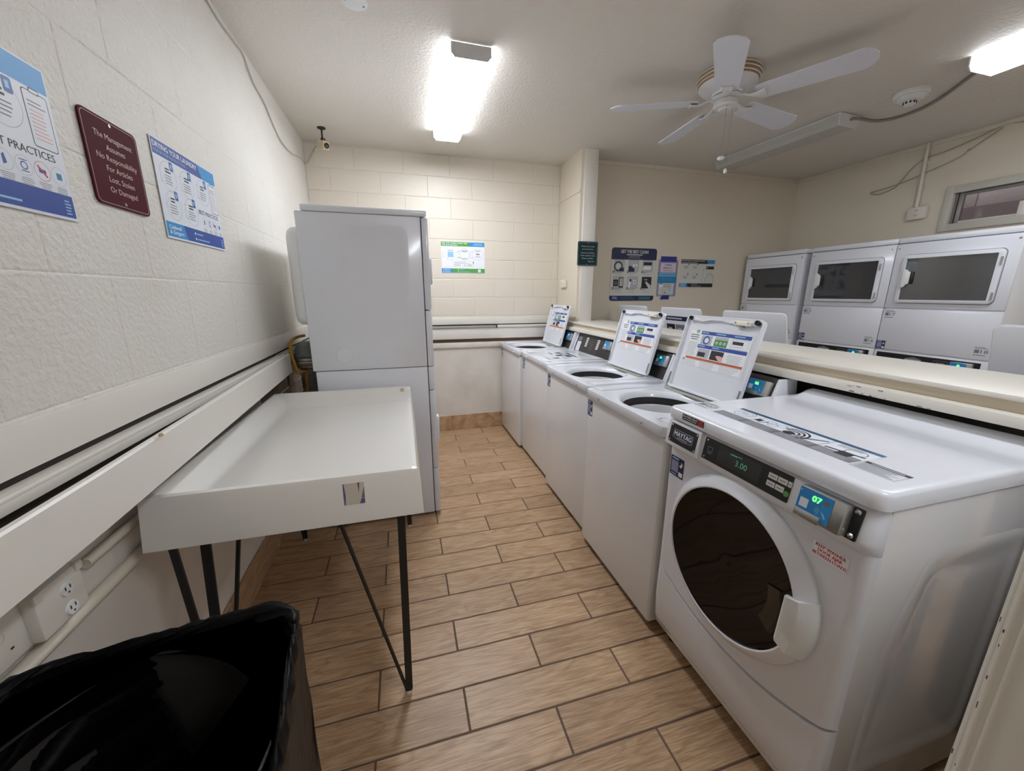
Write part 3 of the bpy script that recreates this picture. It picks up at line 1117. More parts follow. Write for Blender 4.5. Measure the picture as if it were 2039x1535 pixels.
def laundry_poster(name, label, y0, w, z0, h, title):
    """blue instruction poster on the left wall"""
    d = D((LX + 0.0062, y0, z0), (0, 1, 0), (0, 0, 1))
    d.base([(0, 0), (w, 0), (w, h), (0, h)], 0.002, M_PAPER)
    b = 0.003
    hh = h * 0.155
    d.rect(b, h - b - hh, w - 2 * b, hh, M_ROYAL, 1)
    d.poly([(w * 0.74, h - b - hh), (w - b, h - b - hh), (w - b, h - b), (w * 0.68, h - b)], M_CYAN, 2)
    if title:
        d.text(title[0], 0.010, h - b - hh * 0.52, hh * 0.36, M_PURE, w * 0.64, l=3, bold=0.0004)
        d.text(title[1], 0.010, h - b - hh * 0.84, hh * 0.20, M_LBLUE, w * 0.44, l=3)
    # numbered bubbles
    R = h * 0.152
    spots = [(0.17, 0.66, '1'), (0.44, 0.66, '2'), (0.71, 0.66, '3'), (0.17, 0.36, '4'), (0.44, 0.36, '5')]
    for fx, fy, s in spots:
        cx, cy = fx * w, fy * h
        d.ring(cx, cy, R, 0.0014, M_LGREY, 1)
        d.text(s, cx - R * 1.05, cy - R * 0.55, R * 1.1, M_LGREY, l=2)
        d.text(s, cx - R * 1.01, cy - R * 0.50, R * 1.0, M_PAPER, l=3)
        d.lines(cx - R * 0.35, cy + R * 0.42, R * 0.7, 2, R * 0.2, R * 0.10, M_INK, 4, seed=int(s))
        d.lines(cx - R * 0.55, cy - R * 0.02, R * 1.1, 4, R * 0.18, R * 0.05, M_GREYINK, 4, seed=int(s) + 3)
        d.rr(cx + R * 0.32, cy + R * 0.45, R * 0.42, R * 0.62, R * 0.08, M_PBLUE, 5)
        d.rect(cx + R * 0.40, cy + R * 0.62, R * 0.20, R * 0.30, M_LBLUE, 6)
    clipboard(d, w * 0.838, h * 0.455, w * 0.142, h * 0.36)
    d.text('BEST PRACTICES', w * 0.570, h * 0.385, h * 0.052, M_INK, w * 0.372, l=2, bold=0.0003)
    for i in range(4):
        cx, cy = w * (0.645 + 0.099 * i), h * 0.295
        r = h * 0.064
        d.ring(cx, cy, r, 0.0009, M_PRED if i == 2 else M_LGREY, 1, 20)
        if i == 3:
            d.rect(cx - r * 0.35, cy - r * 0.35, r * 0.7, r * 0.7, M_TEAL, 2)
        elif i == 2:
            d.line(cx - r * 0.5, cy + r * 0.5, cx + r * 0.5, cy - r * 0.5, r * 0.2, M_PRED, 3)
            d.rr(cx - r * 0.45, cy - r * 0.2, r * 0.9, r * 0.4, r * 0.1, M_ROYAL, 2)
        elif i == 1:
            d.ring(cx, cy, r * 0.42, r * 0.12, M_PBLUE, 2, 14)
            d.rect(cx - r * 0.45, cy + r * 0.5, r * 0.9, r * 0.10, M_PBLUE, 2)
            d.rect(cx - r * 0.45, cy - r * 0.6, r * 0.9, r * 0.10, M_PBLUE, 2)
        else:
            d.poly([(cx - r * 0.2, cy - r * 0.5), (cx + r * 0.25, cy - r * 0.3), (cx + r * 0.1, cy + r * 0.6), (cx - r * 0.2, cy + r * 0.4)], M_PBLUE, 2)
        d.lines(cx - r * 0.8, h * 0.215, r * 1.6, 4, h * 0.012, h * 0.004, M_GREYINK, 1, al='C', seed=i)
    fh = h * 0.155
    d.rect(b, b * 2, w - 2 * b, fh, M_ROYAL, 1)
    d.poly([(b, b * 2), (w * 0.30, b * 2), (w * 0.26, b * 2 + fh), (b, b * 2 + fh)], M_CYAN, 2)
    d.text('Caldwell', 0.018, b * 2 + fh * 0.54, fh * 0.28, M_PURE, w * 0.17, l=3, bold=0.0004)
    d.text('& Gregory', 0.018, b * 2 + fh * 0.20, fh * 0.28, M_PURE, w * 0.20, l=3, bold=0.0004)
    for k in (0.66, 0.26):
        d.circ(w * 0.435, b * 2 + fh * k, fh * 0.10, M_PURE, 3, 12)
        d.rect(w * 0.46, b * 2 + fh * (k - 0.05), w * (0.11 if k > 0.5 else 0.22), fh * 0.09, M_LBLUE, 3)
    d.lines(w * 0.935, b * 2 + fh * 0.70, w * 0.04, 5, fh * 0.14, fh * 0.06, M_LBLUE, 3)
    tag(d.out(name, loc=(LX + 0.0055, y0 + w / 2, z0 + h / 2)), label, 'poster')


laundry_poster('instruction_poster', 'blue and white laundry poster cut off by the left edge of the photo', 0.772, 0.426, 1.591, 0.303, None)
laundry_poster('instruction_poster', 'blue and white poster headed drying your laundry, beside the maroon sign', 1.573, 0.428, 1.606, 0.300, ('DRYING YOUR LAUNDRY', 'STEP-BY-STEP INSTRUCTIONS'))


def maroon_sign():
    w, h = 0.214, 0.218
    d = D((LX + 0.0075, 1.280, 1.652), (0, 1, 0), (0, 0, 1))
    d.base(rrect(0, w, 0, h, 0.016), 0.004, M_MAROON)
    m = 0.005
    outer, inner = rrect(m, w - m, m, h - m, 0.013), rrect(m + 0.0012, w - m - 0.0012, m + 0.0012, h - m - 0.0012, 0.012)
    n = len(outer)
    d.add([d.P(*p, 1) for p in outer] + [d.P(*p, 1) for p in inner], [(i, (i + 1) % n, (i + 1) % n + n, i + n) for i in range(n)], d.mi(M_SIGNTXT))
    rows = [('The Management', 0.166, 0.145), ('Assumes', 0.140, 0.072), ('No Responsibility', 0.114, 0.155), ('For Articles', 0.088, 0.100), ('Lost, Stolen', 0.062, 0.100), ('Or Damaged', 0.036, 0.108)]
    for s, y, ww in rows:
        d.text(s, w * 0.52, y, 0.0145, M_SIGNTXT, ww, 'C', 1)
    d.circ(w * 0.5, h - 0.012, 0.0045, M_CHROME, 3, 12)
    d.circ(w * 0.5, 0.014, 0.0045, M_CHROME, 3, 12)
    tag(d.out('notice_sign', loc=(LX + 0.005, 1.387, 1.761)), 'maroon sign with pale lettering between the two left wall posters', 'sign')


maroon_sign()


def app_poster():
    w, h = 0.424, 0.290
    d = D((0.388, BY - 0.0062, 1.625), (1, 0, 0), (0, 0, 1))
    d.base([(0, 0), (w, 0), (w, h), (0, h)], 0.002, M_PURE)
    hh = 0.040
    d.rect(0, h - hh - 0.002, w, hh, M_GREEN, 1)
    d.poly([(w * 0.67, h - hh - 0.002), (w, h - hh - 0.002), (w, h - 0.002), (w * 0.62, h - 0.002)], M_CYAN, 2)
    d.text('USE THE CLEAN CASH\u00b0 APP', 0.008, h - 0.020, 0.013, M_PURE, 0.245, l=3, bold=0.0005)
    d.rect(0.008, h - 0.034, 0.15, 0.005, M_PAPER, 3)
    d.lines(w * 0.73, h - 0.018, w * 0.24, 2, 0.012, 0.006, M_LBLUE, 3, al='C')
    for fx, s in ((0.21, '1'), (0.53, '2'), (0.84, '3')):
        cx, cy, R = fx * w, h * 0.60, 0.054
        d.ring(cx, cy, R, 0.0018, M_GREYINK if s == '2' else M_LGREY, 1)
        d.text(s, cx - R * 1.35, cy - R * 0.60, R * 1.2, M_GREYINK if s == '2' else M_LGREY, l=2)
        d.text(s, cx - R * 1.30, cy - R * 0.53, R * 1.06, M_PURE, l=3)
        d.rect(cx - 0.026, cy + R * 0.62, 0.052, 0.004, M_GREYINK, 3)
        if s == '1':
            d.rect(cx - 0.028, cy - 0.028, 0.056, 0.052, M_LBLUE, 2)
        elif s == '2':
            d.rect(cx - 0.028, cy + 0.025, 0.056, 0.004, M_INK, 3)
            d.rect(cx - 0.022, cy - 0.040, 0.044, 0.004, M_INK, 3)
        else:
            d.rect(cx - 0.018, cy + 0.002, 0.036, 0.007, M_INK, 3)
            d.lines(cx - 0.028, cy - 0.012, 0.056, 3, 0.007, 0.003, M_LGREY, 3, al='C')
            d.ring(cx, cy + 0.022, 0.010, 0.002, M_LGREY, 3, 12)
    d.frame(w * 0.265, 0.058, w * 0.48, 0.052, 0.001, M_LGREY, 1)
    d.lines(w * 0.29, 0.098, w * 0.36, 2, 0.010, 0.004, M_LGREY, 2)
    d.lines(w * 0.29, 0.078, w * 0.16, 3, 0.006, 0.003, M_LGREY, 2)
    d.lines(w * 0.60, 0.082, w * 0.12, 4, 0.006, 0.003, M_LGREY, 2)
    d.ring(w * 0.54, 0.064, 0.014, 0.003, M_GREYINK, 2, 12, 0, 180)
    d.rect(w * 0.725, 0.086, 0.007, 0.024, M_GREYINK, 3)
    d.rect(0, 0.002, w, 0.040, M_GREEN, 1)
    d.poly([(0, 0.002), (w * 0.26, 0.002), (w * 0.22, 0.042), (0, 0.042)], M_CYAN, 2)
    d.text('Caldwell', 0.014, 0.025, 0.011, M_PURE, 0.066, l=3, bold=0.0004)
    d.text('& Gregory', 0.010, 0.009, 0.011, M_PURE, 0.074, l=3, bold=0.0004)
    for y, ww in ((0.030, 0.05), (0.012, 0.105)):
        d.circ(w * 0.38, y, 0.005, M_PURE, 3, 10)
        d.rect(w * 0.405, y - 0.002, ww, 0.004, M_LBLUE, 3)
    d.rect(w * 0.84, 0.008, 0.028, 0.028, M_PAPER, 3)
    tag(d.out('app_poster', loc=(0.6, BY - 0.006, 1.77)), 'white poster with green header and footer on the back block wall', 'poster')


app_poster()


def green_sign():
    w, h = 0.204, 0.216
    d = D((1.583, 3.4135, 1.681), (1, 0, 0), (0, 0, 1))
    d.base(rrect(0, w, 0, h, 0.014), 0.004, M_DGREEN)
    m = 0.006
    outer, inner = rrect(m, w - m, m, h - m, 0.011), rrect(m + 0.0012, w - m - 0.0012, m + 0.0012, h - m - 0.0012, 0.010)
    n = len(outer)
    d.add([d.P(*p, 1) for p in outer] + [d.P(*p, 1) for p in inner], [(i, (i + 1) % n, (i + 1) % n + n, i + n) for i in range(n)], d.mi(M_LGREY))
    for s, y, ww, x in (('Please be prompt', 0.167, 0.132, 0.5), ('and courteous.', 0.143, 0.115, 0.5), ('Remove clothing', 0.110, 0.132, 0.5), ('from washers and', 0.086, 0.142, 0.5), ('dryers quickly.', 0.062, 0.118, 0.5), ('Thank You', 0.034, 0.062, 0.68)):
        d.text(s, w * x, y, 0.0125, M_LGREY, ww, 'C', 1)
    d.circ(w * 0.5, h - 0.014, 0.004, M_CHROME, 3, 10)
    d.circ(w * 0.47, 0.014, 0.004, M_CHROME, 3, 10)
    tag(d.out('notice_sign', loc=(1.685, 3.414, 1.789)), 'dark green sign with pale lettering on the white post', 'sign')


green_sign()


def best_clean_poster():
    w, h = 0.528, 0.528
    d = D((2.072, RBY - 0.0045, 1.356), (1, 0, 0), (0, 0, 1))
    d.base(rrect(0, w, 0, h, 0.028, 5), 0.002, M_PAPERG)
    hh, fh = 0.115, 0.052
    top = [p for p in rrect(0, w, 0, h, 0.028, 5) if p[1] > h - 0.03]
    d.poly([(w, h - hh)] + top + [(0, h - hh)], M_NAVY, 1)
    bot = [p for p in rrect(0, w, 0, h, 0.028, 5) if p[1] < 0.03]
    d.poly([(0, fh)] + bot + [(w, fh)], M_NAVY, 1)
    d.text('GET THE BEST CLEAN', w * 0.5, h - 0.052, 0.034, M_PAPERG, w * 0.60, 'C', 2, bold=0.0012)
    d.rect(w * 0.325, h - 0.072, w * 0.35, 0.011, M_LGREY, 2)
    d.rect(w * 0.38, h - 0.090, w * 0.24, 0.010, M_GREYINK, 2)
    d.rect(w * 0.36, h - 0.103, w * 0.28, 0.006, M_GREYINK, 2)
    for r in range(2):
        for c in range(3):
            x, y = w * (0.065 + 0.318 * c), h * (0.555 - 0.315 * r)
            s = 0.118
            if (r, c) == (1, 2):
                d.rect(x, y, s, s, M_INK, 1)
                d.poly([(x + s * 0.35, y + s * 0.55), (x + s * 0.45, y + s * 0.62), (x + s * 0.98, y + s * 0.25), (x + s * 0.98, y), (x + s * 0.75, y)], M_PAPERG, 2)
                d.rect(x + s * 0.25, y + s * 0.72, s * 0.32, s * 0.07, M_LGREY, 2)
            else:
                d.rect(x, y, s, s, M_LGREY, 1)
                d.frame(x, y, s, s, 0.0016, M_INK, 3)
                if (r, c) == (0, 0):
                    d.ring(x + s * 0.42, y + s * 0.45, s * 0.42, s * 0.12, M_INK, 2)
                    d.circ(x + s * 0.42, y + s * 0.45, s * 0.22, M_PAPERG, 2)
                    d.rect(x + s * 0.55, y + s * 0.03, s * 0.42, s * 0.30, M_NAVY, 4)
                elif (r, c) == (0, 1):
                    d.poly([(x, y), (x + s * 0.6, y), (x + s * 0.62, y + s * 0.25), (x + s * 0.2, y + s * 0.52), (x, y + s * 0.45)], M_NAVY, 2)
                    d.rect(x + s * 0.42, y + s * 0.42, s * 0.18, s * 0.24, M_PURE, 3)
                    d.rect(x + s * 0.70, y + s * 0.45, s * 0.16, s * 0.2, M_PURE, 3)
                elif (r, c) == (0, 2):
                    d.rect(x + s * 0.06, y + s * 0.58, s * 0.85, s * 0.26, M_INK, 2)
                    d.poly([(x, y + s * 0.2), (x + s * 0.8, y + s * 0.2), (x + s * 0.9, y + s * 0.5), (x + s * 0.15, y + s * 0.5)], M_PURE, 2)
                elif (r, c) == (1, 0):
                    d.rect(x, y + s * 0.18, s * 0.5, s * 0.56, M_INK, 2)
                    d.ring(x + s * 0.25, y + s * 0.45, s * 0.13, s * 0.03, M_LGREY, 3, 14)
                    d.rect(x + s * 0.56, y + s * 0.06, s * 0.42, s * 0.86, M_INK, 2)
                    d.rect(x + s * 0.64, y + s * 0.2, s * 0.30, s * 0.65, M_PAPERG, 3)
                    d.lines(x + s * 0.68, y + s * 0.75, s * 0.22, 5, s * 0.11, s * 0.04, M_GREYINK, 4)
                else:
                    d.rect(x + s * 0.18, y + s * 0.58, s * 0.2, s * 0.24, M_INK, 3)
                    d.poly([(x + s * 0.06, y + s * 0.05), (x + s * 0.25, y + s * 0.05), (x + s * 0.42, y + s * 0.85), (x + s * 0.1, y + s * 0.85)], M_PURE, 2)
                    d.rect(x + s * 0.55, y + s * 0.38, s * 0.3, s * 0.32, M_PURE, 3)
                    d.circ(x + s * 0.7, y + s * 0.54, s * 0.08, M_GREYINK, 4, 12)
            d.ring(x - 0.003, y - 0.002, 0.012, 0.006, M_INK, 4, 14)
            d.rect(x + 0.012, y - 0.010, s * (0.7 if c < 2 else 0.35), 0.005, M_GREYINK, 2)
            d.lines(x + 0.012, y - 0.020, s * 0.8, 3 if r == 0 else 4, 0.008, 0.003, M_LGREY, 2, seed=r * 3 + c)
    d.rect(w * 0.05, 0.012, w * 0.14, 0.030, M_ROYAL, 2)
    d.lines(w * 0.065, 0.034, w * 0.11, 2, 0.014, 0.006, M_LGREY, 3)
    d.lines(w * 0.24, 0.038, w * 0.34, 3, 0.012, 0.004, M_DTEAL, 2)
    d.rect(w * 0.66, 0.012, w * 0.26, 0.030, M_DTEAL, 2)
    tag(d.out('washing_poster', loc=(2.336, RBY - 0.004, 1.62)), 'large navy poster headed get the best clean, six small pictures', 'poster')


best_clean_poster()


def sleeve_notice():
    w, h = 0.238, 0.376
    x0, z0 = 2.635, 1.402
    t = thing('notice_sleeve', 'lilac document sleeve held to the far wall by blue tape', 'notice', (x0 + w / 2, RBY, z0))
    d = D((-w / 2, -0.0045, 0), (1, 0, 0), (0, 0, 1))
    d.base([(0, 0), (w, 0), (w, h), (0, h)], 0.003, M_LILAC)
    d.out('sleeve', t)
    d = D((-w / 2, -0.0050, 0), (1, 0, 0), (0, 0, 1))
    d.rect(0.026, 0.243, 0.186, 0.100, M_PAPERV, 0)
    d.text('COMING', w * 0.49, 0.315, 0.018, M_ROYAL, 0.095, 'C', 1, bold=0.0008)
    d.text('MARCH 2', w * 0.48, 0.285, 0.018, M_ROYAL, 0.115, 'C', 1, bold=0.0008)
    d.lines(0.040, 0.270, 0.150, 2, 0.012, 0.004, M_GREYINK, 1, al='C')
    d.rect(0.000, 0.140, 0.232, 0.106, M_TEAL, 1)
    d.lines(0.008, 0.228, 0.218, 2, 0.020, 0.010, M_LBLUE, 2, al='C', seed=2)
    d.lines(0.016, 0.192, 0.20, 4, 0.011, 0.005, M_CYAN, 2, al='C', seed=3)
    d.rect(0.020, 0.014, 0.186, 0.122, M_PAPERG, 1)
    d.rect(0.026, 0.096, 0.040, 0.032, M_PURE, 2)
    d.rect(0.026, 0.126, 0.040, 0.008, M_INK, 3)
    d.lines(0.076, 0.122, 0.110, 4, 0.011, 0.004, M_GREYINK, 2, seed=5)
    d.lines(0.050, 0.072, 0.080, 4, 0.010, 0.004, M_LGREY, 2, seed=6)
    d.rect(0.138, 0.048, 0.040, 0.036, M_LBLUE, 2)
    d.rect(0.090, 0.034, 0.026, 0.007, M_INK, 2)
    d.rect(0.026, 0.022, 0.17, 0.004, M_GREYINK, 2)
    d.out('paper_sheet', t)
    d = D((-w / 2, -0.0062, 0), (1, 0, 0), (0, 0, 1))
    d.base([(0.020, 0.356), (0.214, 0.356), (0.214, 0.410), (0.020, 0.410)], 0.0006, M_TAPE)
    d.out('tape', t)
    d = D((-w / 2, -0.0062, 0), (1, 0, 0), (0, 0, 1))
    d.base([(0.052, -0.034), (0.158, -0.034), (0.160, 0.010), (0.075, 0.012), (0.058, -0.010)], 0.0006, M_TAPE)
    d.out('tape', t)


sleeve_notice()


def issues_poster():
    w, h = 0.438, 0.292
    d = D((2.911, RBY - 0.0045, 1.498), (1, 0, 0), (0, 0, 1))
    d.base([(0, 0), (w, 0), (w, h), (0, h)], 0.002, M_PAPERG)
    d.rect(0, h - 0.044, w, 0.042, M_INK, 1)
    d.poly([(w * 0.80, h - 0.044), (w, h - 0.044), (w, h - 0.002), (w * 0.74, h - 0.002)], M_CYAN, 2)
    d.text('REPORTING LAUNDRY ISSUES', 0.008, h - 0.021, 0.013, M_PAPERG, 0.30, l=3, bold=0.0005)
    d.rect(0.008, h - 0.038, 0.20, 0.006, M_LGREY, 3)
    for fx, fy in ((0.15, 0.72), (0.42, 0.72), (0.15, 0.36), (0.42, 0.36)):
        cx, cy, R = fx * w, fy * h, 0.045
        d.ring(cx, cy, R, 0.0012, M_LGREY, 1)
        d.lines(cx - R * 0.7, cy + 0.008, R * 1.4, 3, 0.010, 0.004, M_GREYINK, 2, al='C', seed=int(fx * 100))
        d.circ(cx + R * 0.72, cy + R * 0.72, 0.010, M_GREYINK, 2, 10)
    x = w * 0.665
    d.line(x, 0.042, x, h * 0.62, 0.002, M_INK, 1)
    d.line(x, h * 0.62, x + 0.022, h * 0.70, 0.002, M_INK, 1)
    d.line(x + 0.022, h * 0.66, w, h * 0.66, 0.0016, M_INK, 1)
    d.rect(w * 0.755, h * 0.66, w * 0.235, h * 0.105, M_INK, 1)
    d.rect(w * 0.78, h * 0.69, w * 0.03, h * 0.04, M_LGREY, 2)
    d.ring(w * 0.885, h * 0.24, h * 0.27, 0.003, M_INK, 1, 24, -18, 198, 0.72)
    d.ring(w * 0.885, h * 0.24, h * 0.22, 0.002, M_GREYINK, 1, 24, -10, 190, 0.72)
    d.rect(0, 0.002, w, 0.040, M_INK, 2)
    d.poly([(0, 0.002), (w * 0.26, 0.002), (w * 0.22, 0.042), (0, 0.042)], M_CYAN, 3)
    d.text('Caldwell', 0.016, 0.025, 0.011, M_PURE, 0.064, l=4, bold=0.0004)
    d.text('& Gregory', 0.012, 0.009, 0.011, M_PURE, 0.072, l=4, bold=0.0004)
    for y, ww in ((0.030, 0.06), (0.012, 0.11)):
        d.circ(w * 0.38, y, 0.004, M_PURE, 4, 10)
        d.rect(w * 0.40, y - 0.002, ww, 0.004, M_LGREY, 4)
    tag(d.out('issues_poster', loc=(3.13, RBY - 0.004, 1.64)), 'dark-headed poster headed reporting laundry issues, nearest the stacked dryers', 'poster')


issues_poster()

# ================================================================== MACHINES
F_U, F_V = (0, -1, 0), (0, 0, 1)       # printing on a face that looks towards -X
T_U, T_V = (0, -1, 0), (1, 0, 0)       # printing on a top, read from the front


def service_sticker(parent, x, y, z, w=0.062, h=0.082):
    """navy service sticker with arrow"""
    d = D((x, y, z), F_U, F_V)
    d.base([(0, 0), (w, 0), (w, h), (0, h)], 0.0004, M_NAVY)
    d.rect(w * 0.08, h * 0.20, w * 0.52, h * 0.58, M_LILAC, 1)
    d.rect(w * 0.10, h * 0.86, w * 0.5, h * 0.08, M_LBLUE, 1)
    d.ring(w * 0.78, h * 0.70, w * 0.12, w * 0.07, M_PURE, 1, 12, -90, 90)
    d.poly([(w * 0.66, h * 0.62), (w * 0.82, h * 0.52), (w * 0.82, h * 0.72)], M_PURE, 2)
    d.rect(w * 0.66, h * 0.08, w * 0.28, h * 0.22, M_PURE, 1)
    d.rect(w * 0.10, h * 0.07, w * 0.4, h * 0.05, M_LBLUE, 1)
    return d.out('service_sticker', parent)


def card_reader(parent, x, y, z, w, h, number, led=M_LED, lean=0.0, small=False):
    """steel-cased card reader with a blue face; x is its face plane, y its left edge as seen from the front"""
    wb = w * 0.72
    R = Matrix.Translation((x, y, z)) @ Matrix.Rotation(lean, 4, 'Y')
    c = G()
    dep = 0.028
    prof = [(0, 0), (0, -w * 0.97), (dep, -w * 1.0), (dep, 0)]
    c.prism([(p[0], p[1]) for p in prof], 2, 0, h, 0, 0.0025)
    c.box(-0.004, 0.002, -wb * 0.80, -0.002, -0.002, h * 0.24, 0, 0.002)
    c.v = [tuple(R @ Vector(p)) for p in c.v]
    ob = c.build('card_reader', [M_STEEL], parent)
    d = D((-0.0008, 0, 0), F_U, F_V)
    d.rect(0.002, h * 0.10, wb, h * 0.86, M_BLUE, 0)
    d.poly([(0.002 + wb * 0.55, h * 0.10), (0.002 + wb, h * 0.10), (0.002 + wb, h * 0.96), (0.002 + wb * 0.82, h * 0.96)], M_CYAN, 1)
    if number:
        d.text(number, wb * 0.44, h * 0.64, h * 0.20, led, None, 'L', 3, bold=0.0008)
        d.rect(wb * 0.78, h * 0.66, wb * 0.14, h * 0.16, M_GREYINK, 2)
    elif led:
        d.circ(wb * 0.55, h * 0.72, h * 0.10, led, 3, 12)
    d.rect(wb * 0.10, h * 0.32, wb * 0.26, h * 0.30, M_PAPER, 2)
    for k in range(3):
        d.ring(wb * 0.52, h * 0.42, h * (0.08 + 0.05 * k), h * 0.018, M_LBLUE, 3, 8, -45, 45)
    d.poly([(wb * 0.76, h * 0.46), (wb * 0.86, h * 0.40), (wb * 0.94, h * 0.28), (wb * 0.88, h * 0.26)], M_LBLUE, 3)
    d.circ(wb * 0.08, h * 0.86, h * 0.03, M_LBLUE, 3, 8)
    d.v = [tuple(R @ Vector(p)) for p in d.v]
    d.out('reader_face', ob)
    return ob


def number_decal(parent, o, u, v, num, s=1.0):
    """small sheet with a machine number"""
    d = D(o, u, v)
    d.rect(0, 0.026 * s, 0.0 + 0.026 * s, 0.026 * s, M_LGREY, 1)
    d.rect(0.003 * s, 0.029 * s, 0.020 * s, 0.020 * s, M_GREYINK, 2)
    d.lines(0.0, 0.064 * s, 0.066 * s, 2, 0.007 * s, 0.003 * s, M_GREYINK, 1)
    if num:
        d.text(num, 0.031 * s, 0.028 * s, 0.022 * s, M_GREYINK, 0.034 * s, l=1, bold=0.0006)
    d.rect(0.012 * s, 0.013 * s, 0.044 * s, 0.004 * s, M_GREYINK, 1)
    d.circ(0.005 * s, 0.015 * s, 0.004 * s, M_GREYINK, 1, 8)
    return d.out('number_decal', parent)


WW = 0.670


def washer_top(g, closed):
    """lid deck: rounded rectangle with a round opening"""
    N = 72
    cx, R = 0.215, 0.188
    x0, x1, y0, y1, r = -0.012, 0.640, -WW / 2, WW / 2, 0.030

    def outer(t, inset=0.0, z=0.0):
        c, s = math.cos(t), math.sin(t)
        best = None
        X0, X1, Y0, Y1, rr = x0 + inset, x1 - inset, y0 + inset, y1 - inset, max(r - inset, 0.004)
        k = 1e9
        if c > 1e-9:
            k = min(k, (X1 - cx) / c)
        if c < -1e-9:
            k = min(k, (X0 - cx) / c)
        if s > 1e-9:
            k = min(k, Y1 / s)
        if s < -1e-9:
            k = min(k, Y0 / s)
        px, py = cx + k * c, k * s
        # round the corners
        qx, qy = min(max(px, X0 + rr), X1 - rr), min(max(py, Y0 + rr), Y1 - rr)
        dv = Vector((px - qx, py - qy))
        if dv.length > rr:
            dv = dv.normalized() * rr
        if abs(px - qx) > 1e-6 and abs(py - qy) > 1e-6:
            px, py = qx + dv.x, qy + dv.y
        return (px, py, z)

    T = []
    base = [2 * PI * i / N for i in range(N)]
    corners = []
    for X, Y in ((x1, y1), (x0, y1), (x0, y0), (x1, y0)):
        a = math.atan2(Y, X - cx)
        corners += [a - 0.05, a - 0.025, a, a + 0.025, a + 0.05]
    T = sorted(set([round(a % (2 * PI), 5) for a in base + corners]))

    def circ(rad, z, sx=1.0):
        return [(cx + rad * sx * math.cos(t), rad * math.sin(t), z) for t in T]

    loops = [[outer(t, 0.002, 0.889) for t in T], [outer(t, 0.0, 0.893) for t in T], [outer(t, 0.0, 0.9265) for t in T],
             [outer(t, 0.0015, 0.9305) for t in T], [outer(t, 0.005, 0.932) for t in T], [outer(t, 0.012, 0.932) for t in T]]
    if closed:
        g.loft(loops, 0, True, True)
    else:
        loops += [circ(R + 0.020, 0.932), circ(R + 0.012, 0.932), circ(R + 0.002, 0.930), circ(R - 0.006, 0.922), circ(R - 0.014, 0.912), circ(R - 0.016, 0.904)]
        g.loft(loops, 0)
        g.loft([circ(R - 0.016, 0.904), circ(R - 0.012, 0.902), circ(R - 0.012, 0.868), circ(R - 0.022, 0.866)], 1)  # dark band below the rim, coloured as the shadow gap
        g.loft([circ(R - 0.022, 0.866), circ(R - 0.030, 0.870), circ(R - 0.036, 0.862), circ(R - 0.038, 0.70), circ(R - 0.044, 0.55)], 2)
        g.add(circ(R - 0.044, 0.55), [tuple(range(len(T)))[::-1]], 3)


def instruction_label(parent, mtx):
    """colour instruction sheet on the underside of an open lid"""
    d = D((0, 0, 0), (1, 0, 0), (0, 1, 0))
    # local: x 0 (left) .. 0.395, y up the lid
    d.rect(0.052, 0.128, 0.385, 0.188, M_PURE, 0)
    d.rect(0.128, 0.300, 0.302, 0.017, M_ROYAL, 1)
    d.rect(0.128, 0.232, 0.302, 0.017, M_ROYAL, 1)
    for x in (0.132, 0.226, 0.336):
        d.rect(x, 0.307, 0.045 if x < 0.2 else 0.06, 0.005, M_LBLUE, 2)
    for x in (0.132, 0.226):
        d.rect(x, 0.239, 0.045, 0.005, M_LBLUE, 2)
    d.ring(0.104, 0.312, 0.010, 0.003, M_LEAF, 1, 14)
    d.rect(0.094, 0.309, 0.020, 0.006, M_LEAF, 1)
    d.lines(0.060, 0.292, 0.060, 3, 0.011, 0.0036, M_INK, 1, al='C', seed=2)
    d.lines(0.056, 0.254, 0.066, 11, 0.0066, 0.0014, M_GREYINK, 1, al='C', seed=5)
    d.rect(0.140, 0.251, 0.070, 0.046, M_LGREY, 1)
    d.ring(0.175, 0.273, 0.022, 0.008, M_PBLUE, 2, 16)
    d.circ(0.179, 0.273, 0.013, M_PURE, 2, 14)
    d.rect(0.228, 0.251, 0.080, 0.046, M_LEAF, 1)
    d.rect(0.228, 0.283, 0.080, 0.014, M_LGREY, 2)
    for x in (0.244, 0.268, 0.292):
        d.circ(x, 0.268, 0.009, M_LGREY, 3, 10)
    d.frame(0.330, 0.251, 0.094, 0.046, 0.0012, M_GREYINK, 1)
    d.rect(0.336, 0.272, 0.060, 0.015, M_INK, 2)
    d.line(0.336, 0.262, 0.400, 0.262, 0.0015, M_GREYINK, 2)
    d.rect(0.140, 0.184, 0.078, 0.045, M_LGREY, 1)
    d.rect(0.144, 0.190, 0.050, 0.022, M_INK, 2)
    d.rect(0.228, 0.184, 0.080, 0.045, M_INK, 1)
    d.poly([(0.262, 0.204), (0.275, 0.209), (0.308, 0.206), (0.308, 0.184), (0.285, 0.186)], M_PINK, 2)
    d.lines(0.325, 0.220, 0.092, 6, 0.0066, 0.0014, M_GREYINK, 1, al='C', seed=8)
    d.rect(0.068, 0.170, 0.362, 0.011, M_ORANGE, 1)
    d.poly([(0.052, 0.160), (0.064, 0.160), (0.058, 0.171)], M_INK, 1)
    d.frame(0.052, 0.132, 0.378, 0.036, 0.0010, M_GREYINK, 1)
    d.lines(0.056, 0.162, 0.110, 5, 0.0064, 0.0011, M_GREYINK, 1, seed=3)
    d.lines(0.176, 0.162, 0.120, 5, 0.0064, 0.0011, M_GREYINK, 1, seed=4)
    d.lines(0.306, 0.162, 0.115, 5, 0.0064, 0.0011, M_GREYINK, 1, seed=6)
    d.v = [tuple(mtx @ Vector((p[0] * 0.985 - 0.006, p[1], p[2]))) for p in d.v]
    return d.out('instruction_label', parent)


